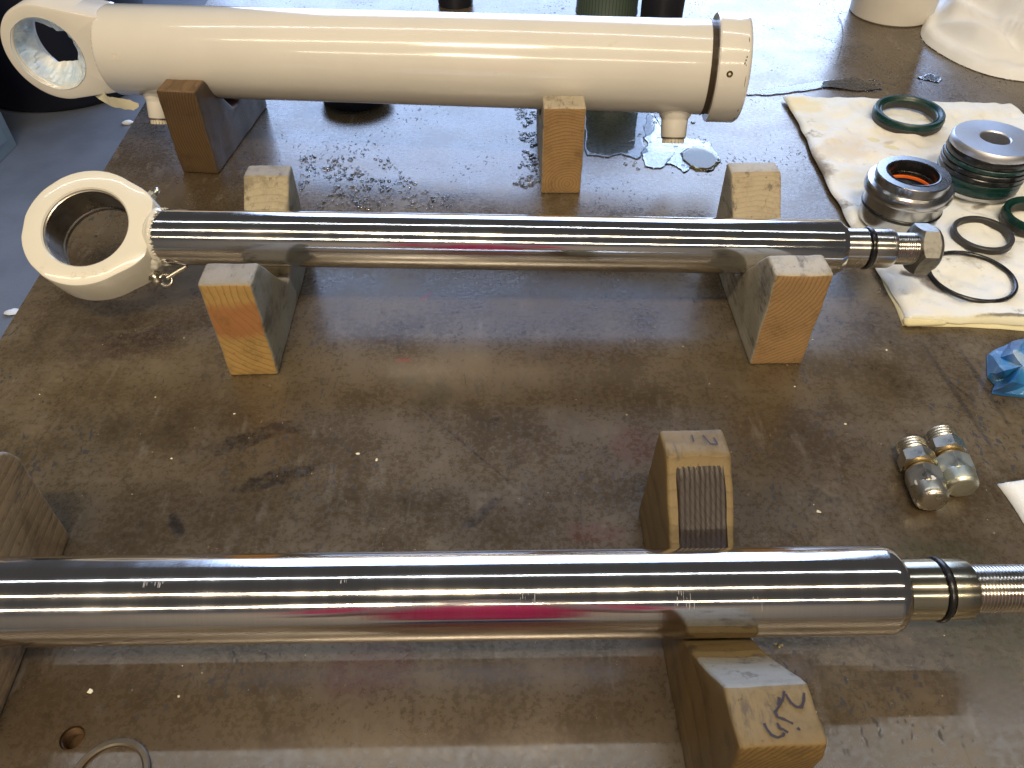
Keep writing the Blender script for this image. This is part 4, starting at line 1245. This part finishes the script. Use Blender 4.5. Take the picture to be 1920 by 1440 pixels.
for k in range(NRG + 1):
    f = k / NRG; ring = []
    for i in range(NA):
        s_ = i / NA * len(pr); a = int(s_) % len(pr); fr = s_ - int(s_)
        p0_, p1_, p2_, p3_ = pr[a - 1], pr[a], pr[(a + 1) % len(pr)], pr[(a + 2) % len(pr)]
        e = 0.5 * ((2 * p1_) + (p2_ - p0_) * fr + (2 * p0_ - 5 * p1_ + 4 * p2_ - p3_) * fr ** 2 + (3 * p1_ - p0_ - 3 * p2_ + p3_) * fr ** 3)
        p = e.lerp(ctrr, f)
        hem = 1 - (1 - min(1, f * 16)) ** 2
        body = min(1.0, max(0.0, (f - 0.10) / 0.18)); body = body * body * (3 - 2 * body)
        q = Vector((p.x * 17 + p.y * 7, p.y * 3.2 - p.x * 2.0, 4))
        ridge = 1 - abs(noise.noise(q)) * 2.4
        ridge2 = 1 - abs(noise.noise(q * 2.1 + Vector((5, 1, 0)))) * 2.2
        z = 0.002 + hem * 0.011 + body * (0.012 + 0.034 * max(0, ridge) + 0.014 * max(0, ridge2)) + 0.050 * max(0, f - 0.2) + 0.003 * noise.noise(p * 40) * hem
        fray = 0.0022 * noise.noise(Vector((i * 0.9, 0, 3))) if k == 0 else 0
        ring.append(bm.verts.new((p.x, p.y + fray, max(0.001, z if k else 0.001))))
    rings.append(ring)
for A, B in zip(rings[:-1], rings[1:]):
    for i in range(NA):
        j = (i + 1) % NA
        bm.faces.new((A[i], A[j], B[j], B[i]))
bmesh.ops.remove_doubles(bm, verts=bm.verts, dist=1e-5)
bmesh.ops.recalc_face_normals(bm, faces=bm.faces)
# frayed threads along the near edge
for k in range(120):
    a = random.uniform(0.5, 7.0); i0 = int(a)
    p = pr[i0].lerp(pr[i0 + 1], a - i0)
    d = Vector((random.uniform(-1, 1), random.uniform(-1.2, 0.1), 0)).normalized() * random.uniform(0.002, 0.005)
    w_ = Vector((-d.y, d.x, 0)).normalized() * 0.0002
    vs = [bm.verts.new(p + w_ + Vector((0, 0.002, 0.0012))), bm.verts.new(p - w_ + Vector((0, 0.002, 0.0012))), bm.verts.new(p + d - w_ + Vector((0, 0, 0.0008))), bm.verts.new(p + d + w_ + Vector((0, 0, 0.0008)))]
    bm.faces.new(vs)
tag(obj('cotton_rag', bm, clothm, None, 180), 'bundled white cotton rag with frayed edge in the top right corner', 'rag')

bm = bmesh.new()
rows = []
hp = [at(u, v, 0.0012) for u, v in ((1571, 28), (1579, 45), (1581, 62), (1578, 85), (1571, 110))]
for i, p in enumerate(dense(hp, 6)):
    rows.append([bm.verts.new(p + Vector((0.0004 * math.cos(t), 0, 0.0004 * math.sin(t)))) for t in (0, 2.1, 4.2)])
for A, B in zip(rows[:-1], rows[1:]):
    for k in range(3): bm.faces.new((A[k], A[(k + 1) % 3], B[(k + 1) % 3], B[k]))
tag(obj('loose_thread', bm, simple('grey_thread', (0.12, 0.12, 0.13), 0.8), None, 180), 'thin grey loose thread lying between the end cap and the plastic tub', 'thread')

# printed tin behind the cylinder
T = NT('printed_tin_label')
s = T.sep()
angn = T.math('ARCTAN2', s[1], s[0])
st_ = T.math('FRACT', T.math('MULTIPLY', angn, 11.0))
ln_ = T.mr(T.math('ABSOLUTE', T.math('SUBTRACT', st_, 0.5)), 0.06, 0.12, 1, 0)
base_ = T.mix(T.mr(s[2], 0.064, 0.066), (0.34, 0.44, 0.36), (0.075, 0.11, 0.075))
lnc = T.mix(T.mr(s[2], 0.090, 0.092), (0.05, 0.18, 0.28), (0.012, 0.018, 0.014))
T.p(Base_Color=T.mix(T.math('MULTIPLY', ln_, 0.85), base_, lnc), Roughness=0.4)
pale_tin = T.m
T = NT('dark_green_tin')
s = T.sep()
st_ = T.math('FRACT', T.math('MULTIPLY', T.math('ARCTAN2', s[1], s[0]), 9.0))
T.p(Base_Color=T.mix(T.mr(T.math('ABSOLUTE', T.math('SUBTRACT', st_, 0.5)), 0.06, 0.14, 0.85, 0), (0.055, 0.080, 0.058), (0.012, 0.016, 0.014)), Roughness=0.45)
dark_tin = T.m
def tin_at(x, y, r, h, label, mt):
    t = empty('printed_tin', (x, y, 0), label=label, cat='tin')
    bm = bmesh.new()
    lathe(bm, [(0.002, 0.0), (0.0, r - 0.001), (0.0015, r + 0.001), (0.003, r), (h - 0.003, r), (h - 0.0015, r + 0.001), (h, r - 0.0005), (h - 0.002, 0.0)], 96, 'Z')
    obj('tin_body', bm, mt, t)
    bm = bmesh.new()
    lathe(bm, [(h, r + 0.001), (h + 0.003, r + 0.001), (h + 0.003, r - 0.0015), (h + 0.001, r - 0.003), (h + 0.001, 0)], 96, 'Z')
    obj('lid', bm, M['plated'], t)
tin_at(0.128, 0.985, 0.040, 0.062, 'low pale tin with blue ribbed print right behind the white cylinder, mirrored in the puddle', pale_tin)
tin_at(0.152, 1.30, 0.049, 0.13, 'dark green ribbed tin far behind the white cylinder at the top edge', dark_tin)
dark = simple('black_plastic', (0.012, 0.014, 0.022), 0.35)
def dark_tub(x, y, r, h, label, name='plastic_tub', cat='tub'):
    bm = bmesh.new()
    lathe(bm, [(0, 0), (0, r * 0.92), (0.003, r * 0.95), (h * 0.85, r), (h * 0.86, r * 1.04), (h, r * 1.04), (h, r * 0.97), (h * 0.12, r * 0.88), (h * 0.12, 0)], 72, 'Z')
    o = tag(obj(name, bm, dark), label, cat)
    o.location = (x, y, 0)
dark_tub(0.232, 1.25, 0.034, 0.10, 'dark tub beside the green ribbed tin at the top edge')
dark_tub(-0.205, 0.985, 0.046, 0.019, 'shallow black dish hidden behind the white cylinder, mirrored dark in the bench', 'shallow_dish', 'dish')
dark_tub(-0.092, 1.33, 0.030, 0.07, 'small black tub showing over the top edge of the white cylinder')

# flat steel ring at the bottom edge
cR = at(205, 1463, 0)
bm = bmesh.new()
rw = (at(283, 1430) - at(205, 1463)).length
lathe(bm, [(0, rw), (0.0018, rw), (0.0026, rw - 0.0008), (0.0026, rw - 0.0030), (0.0018, rw - 0.0040), (0, rw - 0.0040)], 128, 'Z', closed=True)
o = tag(obj('steel_washer', bm, mat_metal('dull_ring', (0.15, 0.135, 0.11), 0.5, 0.6, (0.16, 0.10, 0.05), 60)), 'thin bare steel ring lying by the threaded hole at the bottom left', 'steel ring')
o.location = (cR.x, cR.y, 0)

# ------------------------------------------------------------------ water and oil on the plate
T = NT('water')
T.p(Base_Color=(0.93, 0.96, 0.97), Roughness=0.02, IOR=1.33, Transmission_Weight=1.0)
T.bump(T.noise(70, 3, 0.5), 0.15, 0.001)
water = T.m
def puddle(bm, pts, h=0.0012, seed=0, n=140, er=0.0035):
    P_ = [at(u, v, 0) for u, v in pts]
    c_ = sum(P_, Vector()) / len(P_)
    rings = []
    prof = [(0, 0.0002), (0.0004, 0.5), (0.0011, 0.85), (0.0022, 1.0), (0.005, 1.0)]
    for k, (ins, hh) in enumerate(prof):
        ring = []
        for i in range(n):
            s_ = i / n * len(P_); a = int(s_) % len(P_); fr = s_ - int(s_)
            e = P_[a].lerp(P_[(a + 1) % len(P_)], fr * fr * (3 - 2 * fr))
            e = e + noise.noise_vector(Vector((e.x * 60, e.y * 60, seed))) * er + noise.noise_vector(Vector((e.x * 180, e.y * 180, seed))) * er * 0.35
            d = (c_ - e); d.z = 0; L = max(d.length, 1e-6)
            e = e + d / L * min(ins, L * 0.8)
            ring.append(bm.verts.new((e.x, e.y, 0.0003 + h * hh)))
        rings.append(ring)
    top = rings[-1]
    c1 = []
    for f in (0.35, 0.7):
        c1.append([bm.verts.new((v.co.x + (c_.x - v.co.x) * f, v.co.y + (c_.y - v.co.y) * f, 0.0003 + h)) for v in top])
    rings += c1
    cv_ = bm.verts.new((c_.x, c_.y, 0.0003 + h))
    for A, B in zip(rings[:-1], rings[1:]):
        for i in range(n):
            j = (i + 1) % n
            bm.faces.new((A[i], A[j], B[j], B[i]))
    for i in range(n): bm.faces.new((rings[-1][i], rings[-1][(i + 1) % n], cv_))
    # flat underside
    bm.faces.new(list(reversed([bm.verts.new((v.co.x, v.co.y, 0.00025)) for v in rings[0]])))
bm = bmesh.new()
puddle(bm, [(1098, 190), (1215, 195), (1230, 240), (1205, 268), (1215, 285), (1190, 300), (1165, 290), (1140, 295), (1098, 292)], 0.0008, 1)
bmesh.ops.recalc_face_normals(bm, faces=bm.faces)
tag(obj('puddle', bm, water, None, 60), 'clear water puddle between the tan block and the end port', 'puddle')
bm = bmesh.new()
puddle(bm, [(1218, 210), (1262, 240), (1300, 262), (1330, 268), (1352, 298), (1345, 312), (1322, 322), (1296, 314), (1286, 326), (1262, 310), (1235, 318), (1205, 315), (1203, 290), (1210, 262), (1205, 235)], 0.0010, 3, er=0.007)
bmesh.ops.recalc_face_normals(bm, faces=bm.faces)
tag(obj('puddle', bm, water, None, 60), 'irregular water puddle directly below the end port', 'puddle')
bm = bmesh.new()
puddle(bm, [(1274, 290), (1286, 281), (1302, 277), (1320, 280), (1336, 287), (1349, 297), (1350, 307), (1342, 315), (1326, 321), (1308, 320), (1292, 314), (1280, 303)], 0.0020, 4, er=0.0035)
bmesh.ops.recalc_face_normals(bm, faces=bm.faces)
T = NT('oily_water'); T.p(Base_Color=(0.55, 0.50, 0.25), Roughness=0.03, IOR=1.4, Transmission_Weight=0.9)
tag(obj('puddle', bm, T.m, None, 60), 'thick yellowish drop of oily water right of the port puddle', 'puddle')
bm = bmesh.new()
puddle(bm, [(1395, 178), (1440, 168), (1500, 158), (1560, 150), (1600, 146), (1640, 158), (1655, 168), (1610, 172), (1560, 165), (1500, 172), (1440, 180)], 0.0010, 6, er=0.003)
puddle(bm, [(1716, 145), (1745, 138), (1768, 146), (1760, 156), (1735, 152)], 0.0008, 7, er=0.003)
bmesh.ops.recalc_face_normals(bm, faces=bm.faces)
tag(obj('water_streak', bm, water, None, 60), 'thin wet streak along the far side of the pad', 'water')
# droplets
bm = bmesh.new()
unit = bmesh.new(); bmesh.ops.create_icosphere(unit, subdivisions=2, radius=1)
uv = [v.co.copy() for v in unit.verts if v.co.z >= -0.2]; idx = {v.index: k for k, v in enumerate([v for v in unit.verts if v.co.z >= -0.2])}
uf = [[idx[v.index] for v in f.verts] for f in unit.faces if all(v.index in idx for v in f.verts)]
unit.free()
def drop(p, r, h):
    a = random.uniform(0, PI); sx = random.uniform(0.8, 1.6)
    ca, sa_ = math.cos(a), math.sin(a)
    vs = []
    for q in uv:
        x, y = q.x * r * sx, q.y * r
        vs.append(bm.verts.new((p.x + x * ca - y * sa_, p.y + x * sa_ + y * ca, 0.0003 + max(0, q.z) * h)))
    for f in uf: bm.faces.new([vs[k] for k in f])
def field(poly, n, r0, r1):
    us = [q[0] for q in poly]; vs = [q[1] for q in poly]; k = 0; tries = 0
    while k < n and tries < n * 20:
        tries += 1
        u, v = random.uniform(min(us), max(us)), random.uniform(min(vs), max(vs))
        ins = False; j = len(poly) - 1
        for i in range(len(poly)):
            if (poly[i][1] > v) != (poly[j][1] > v) and u < (poly[j][0] - poly[i][0]) * (v - poly[i][1]) / (poly[j][1] - poly[i][1]) + poly[i][0]: ins = not ins
            j = i
        if not ins: continue
        p = at(u, v, 0)
        if noise.noise(Vector((p.x * 35, p.y * 35, 2))) < -0.12: continue
        r = r0 + (r1 - r0) * random.random() ** 2.5
        drop(p, r, r * random.uniform(0.35, 0.6)); k += 1
field([(565, 290), (720, 285), (760, 330), (860, 375), (850, 392), (640, 394), (570, 392), (560, 340)], 620, 0.0006, 0.0026)
field([(966, 200), (1005, 200), (1016, 350), (965, 352), (960, 330), (980, 300)], 260, 0.0008, 0.0030)
field([(1225, 190), (1300, 225), (1350, 300), (1290, 330), (1200, 320), (1110, 300), (1110, 285)], 90, 0.0008, 0.0030)
field([(1590, 150), (1650, 150), (1655, 172), (1600, 172)], 60, 0.0008, 0.0022)
field([(470, 190), (560, 260), (520, 300), (300, 300), (270, 230)], 26, 0.0005, 0.0010)
bmesh.ops.recalc_face_normals(bm, faces=bm.faces)
tag(obj('water_droplets', bm, water, None, 60), 'scattered clear water droplets on the steel plate', 'water', kind='stuff')

# crumbs and flecks
bm = bmesh.new()
FL = [(706, 863, .0032), (670, 851, .0022), (1535, 960, .0026), (1662, 657, .0026), (1523, 637, .0014), (1490, 725, .0012), (322, 860, .0018), (248, 927, .0010), (168, 1297, .0030), (292, 745, .0014), (620, 805, .0010), (345, 634, .0008), (1585, 795, .0016), (1228, 614, .0010), (1190, 640, .0010), (1080, 750, .0010), (1175, 778, .0010), (335, 1306, .0012), (75, 740, .0010), (440, 776, .0016), (1618, 1145, .0012), (1280, 650, .0010), (1330, 720, .001)]
for (u, v, s_) in FL:
    p = at(u, v, 0); c_ = bm.verts.new(p + Vector((0, 0, 0.0009)))
    vs = []
    a0_ = random.uniform(0, PI)
    for i in range(7):
        t = 2 * PI * i / 7; rr = s_ * random.uniform(0.35, 0.9)
        vs.append(bm.verts.new(p + Vector((math.cos(t) * rr * 0.6 * (1 + abs(math.cos(a0_))), math.sin(t) * rr * 0.8, 0.0003))))
    for i in range(7): bm.faces.new((c_, vs[i], vs[(i + 1) % 7]))
random.seed(3)
for k in range(260):
    p = at(random.uniform(20, 1900), random.uniform(560, 1430), 0); s_ = random.uniform(0.0001, 0.00035)
    vs = [bm.verts.new(p + Vector((math.cos(t) * s_, math.sin(t) * s_ * 1.4, 0.0003))) for t in (0, 1.5, 3.1, 4.6)]
    bm.faces.new(vs)
bmesh.ops.recalc_face_normals(bm, faces=bm.faces)
tag(obj('paint_flecks', bm, simple('cream_fleck', (0.75, 0.70, 0.52), 0.6), None, None), 'small cream flecks of paint and chips scattered over the bench', 'debris', kind='stuff')
p = at(1460, 1211, 0)
bm = bmesh.new()
for k in range(7):
    q_ = p + Vector((random.uniform(-.0025, .0025), random.uniform(-.0015, .0015), 0.0006))
    torus = [bm.verts.new(q_ + Vector((math.cos(t) * .0008 * random.uniform(.6, 1.4), math.sin(t) * .0009, random.uniform(0, .0012)))) for t in (0, 1.2, 2.4, 3.7, 5.0)]
    bm.faces.new(torus)
tag(obj('metal_swarf', bm, M['plated_yellow'], None, None), 'tiny golden curl of swarf above the block with marker writing', 'swarf')

# ------------------------------------------------------------------ beyond the bench: bin, cabinet, bits on the floor
bf = at(80, 214, FZ)
bm = bmesh.new()
rb = 0.36
lathe(bm, [(0, 0), (0, rb * 0.93), (0.012, rb * 0.97), (0.02, rb * 0.985), (0.75, rb * 1.08), (0.76, rb * 1.12), (0.79, rb * 1.12), (0.79, rb * 1.06), (0.03, rb * 0.93), (0.03, 0)], 96, 'Z')
o = tag(obj('waste_bin', bm, simple('navy_black_plastic', (0.006, 0.007, 0.016), 0.45)), 'large navy black round bin on the floor behind the taped eye', 'bin')
o.location = (bf.x - 0.02, bf.y + rb * 0.97, FZ)
cf, cn = at(33, 273, FZ), at(0, 306, FZ)
cab = empty('steel_cabinet', cf, (0, 0, math.atan2(cf.y - cn.y, cf.x - cn.x) - PI / 2), 'pale grey green steel cabinet at the left picture edge', 'cabinet')
bm = rounded(add_box(bmesh.new(), (-0.6, -0.8, 0.0), (0.0, 0.0, 0.9)), 0.006, 2)
obj('cabinet_body', bm, simple('grey_green_enamel', (0.17, 0.20, 0.20), 0.35, var=0.1), cab)
bm = rounded(add_box(bmesh.new(), (0.0005, -0.78, 0.05), (0.012, -0.055, 0.88)), 0.004, 2)
obj('cabinet_door', bm, simple('grey_green_door', (0.19, 0.22, 0.22), 0.3, var=0.1), cab)
bm = bmesh.new()
for (u, v, s_) in ((241, 232, 0.016), (22, 588, 0.014), (30, 583, 0.01)):
    p = at(u, v, FZ)
    m_ = Matrix.Translation(p + Vector((0, 0, s_ * 0.3))) @ Matrix.Diagonal((s_ * 1.4, s_ * 0.9, s_ * 0.4, 1))
    r_ = bmesh.ops.create_icosphere(bm, subdivisions=2, radius=1, matrix=m_)
    for v_ in r_['verts']: v_.co += noise.noise_vector(v_.co * 60) * s_ * 0.4
tag(obj('paper_scraps', bm, simple('white_scrap', (0.75, 0.75, 0.74), 0.8), None, 40), 'white scraps lying on the blue grey floor beside the bench', 'litter', kind='stuff')

# ------------------------------------------------------------------ the photographer, whose red shirt shows in the chrome
def skin_mesh(name, joints, edges, mat, parent, sub=2):
    me = bpy.data.meshes.new(name)
    me.from_pydata([j[0] for j in joints], edges, [])
    o = bpy.data.objects.new(name, me); COL.objects.link(o)
    sm = o.modifiers.new('skin', 'SKIN')
    for v, j in zip(me.skin_vertices[0].data, joints): v.radius = j[1]
    me.skin_vertices[0].data[0].use_root = True
    sm.use_smooth_shade = True
    ss = o.modifiers.new('sub', 'SUBSURF'); ss.levels = ss.render_levels = sub
    me.materials.append(mat)
    o.parent = parent
    return o
man = empty('person', (0.0, -0.52, FZ), label='person in a red shirt standing at the bench taking the picture', cat='person')
red = simple('red_cotton', (0.60, 0.018, 0.060), 0.85)
skinm = simple('skin', (0.50, 0.30, 0.21), 0.5)
def j(x, y, z, a, b=None): return ((x, y, z), (a, b or a))
# body in metres above the floor: the camera is 1.40 up at y = +0.52 from the person
skin_mesh('body', [j(0, 0, 1.30, .10, .08), j(0, 0, 1.50, .06), j(0, .01, 1.60, .065, .07), j(0, .03, 1.70, .082, .10), j(0, .02, 1.80, .06, .07),
                   j(.20, 0, 1.42, .05), j(.24, .05, 1.16, .042), j(.12, .30, 1.20, .03), j(.06, .40, 1.33, .022, .035),
                   j(-.20, 0, 1.42, .05), j(-.24, .05, 1.16, .042), j(-.12, .30, 1.20, .03), j(-.06, .40, 1.33, .022, .035)],
          [(0, 1), (1, 2), (2, 3), (3, 4), (0, 5), (5, 6), (6, 7), (7, 8), (0, 9), (9, 10), (10, 11), (11, 12)], skinm, man)
skin_mesh('shirt', [j(0, 0, 0.98, .17, .115), j(0, 0, 1.12, .165, .115), j(0, 0, 1.30, .18, .115), j(0, 0, 1.44, .12, .08), j(.19, 0, 1.44, .068), j(.245, .03, 1.22, .058), j(-.19, 0, 1.44, .068), j(-.245, .03, 1.22, .058)],
          [(0, 1), (1, 2), (2, 3), (3, 4), (4, 5), (3, 6), (6, 7)], red, man)
skin_mesh('trousers', [j(0, 0, 0.98, .16, .11), j(0, 0, 0.88, .15, .11), j(.10, 0, 0.80, .09), j(.11, .02, .48, .065), j(.11, -.01, .10, .052), j(-.10, 0, 0.80, .09), j(-.11, .02, .48, .065), j(-.11, -.01, .10, .052)],
          [(0, 1), (1, 2), (2, 3), (3, 4), (1, 5), (5, 6), (6, 7)], simple('denim', (0.03, 0.04, 0.08), 0.85), man)
skin_mesh('hair', [j(0, -.01, 1.74, .088, .10), j(0, 0.0, 1.82, .07, .08)], [(0, 1)], simple('brown_hair', (0.04, 0.025, 0.015), 0.6), man)
for sx in (-1, 1):
    bm = bmesh.new(); add_box(bm, (-.05, -.10, 0), (.05, .18, .09)); rounded(bm, .03, 3)
    o = obj('boot', bm, simple('boot_leather', (0.03, 0.022, 0.015), 0.5), man); o.location = (sx * .11, 0, 0)
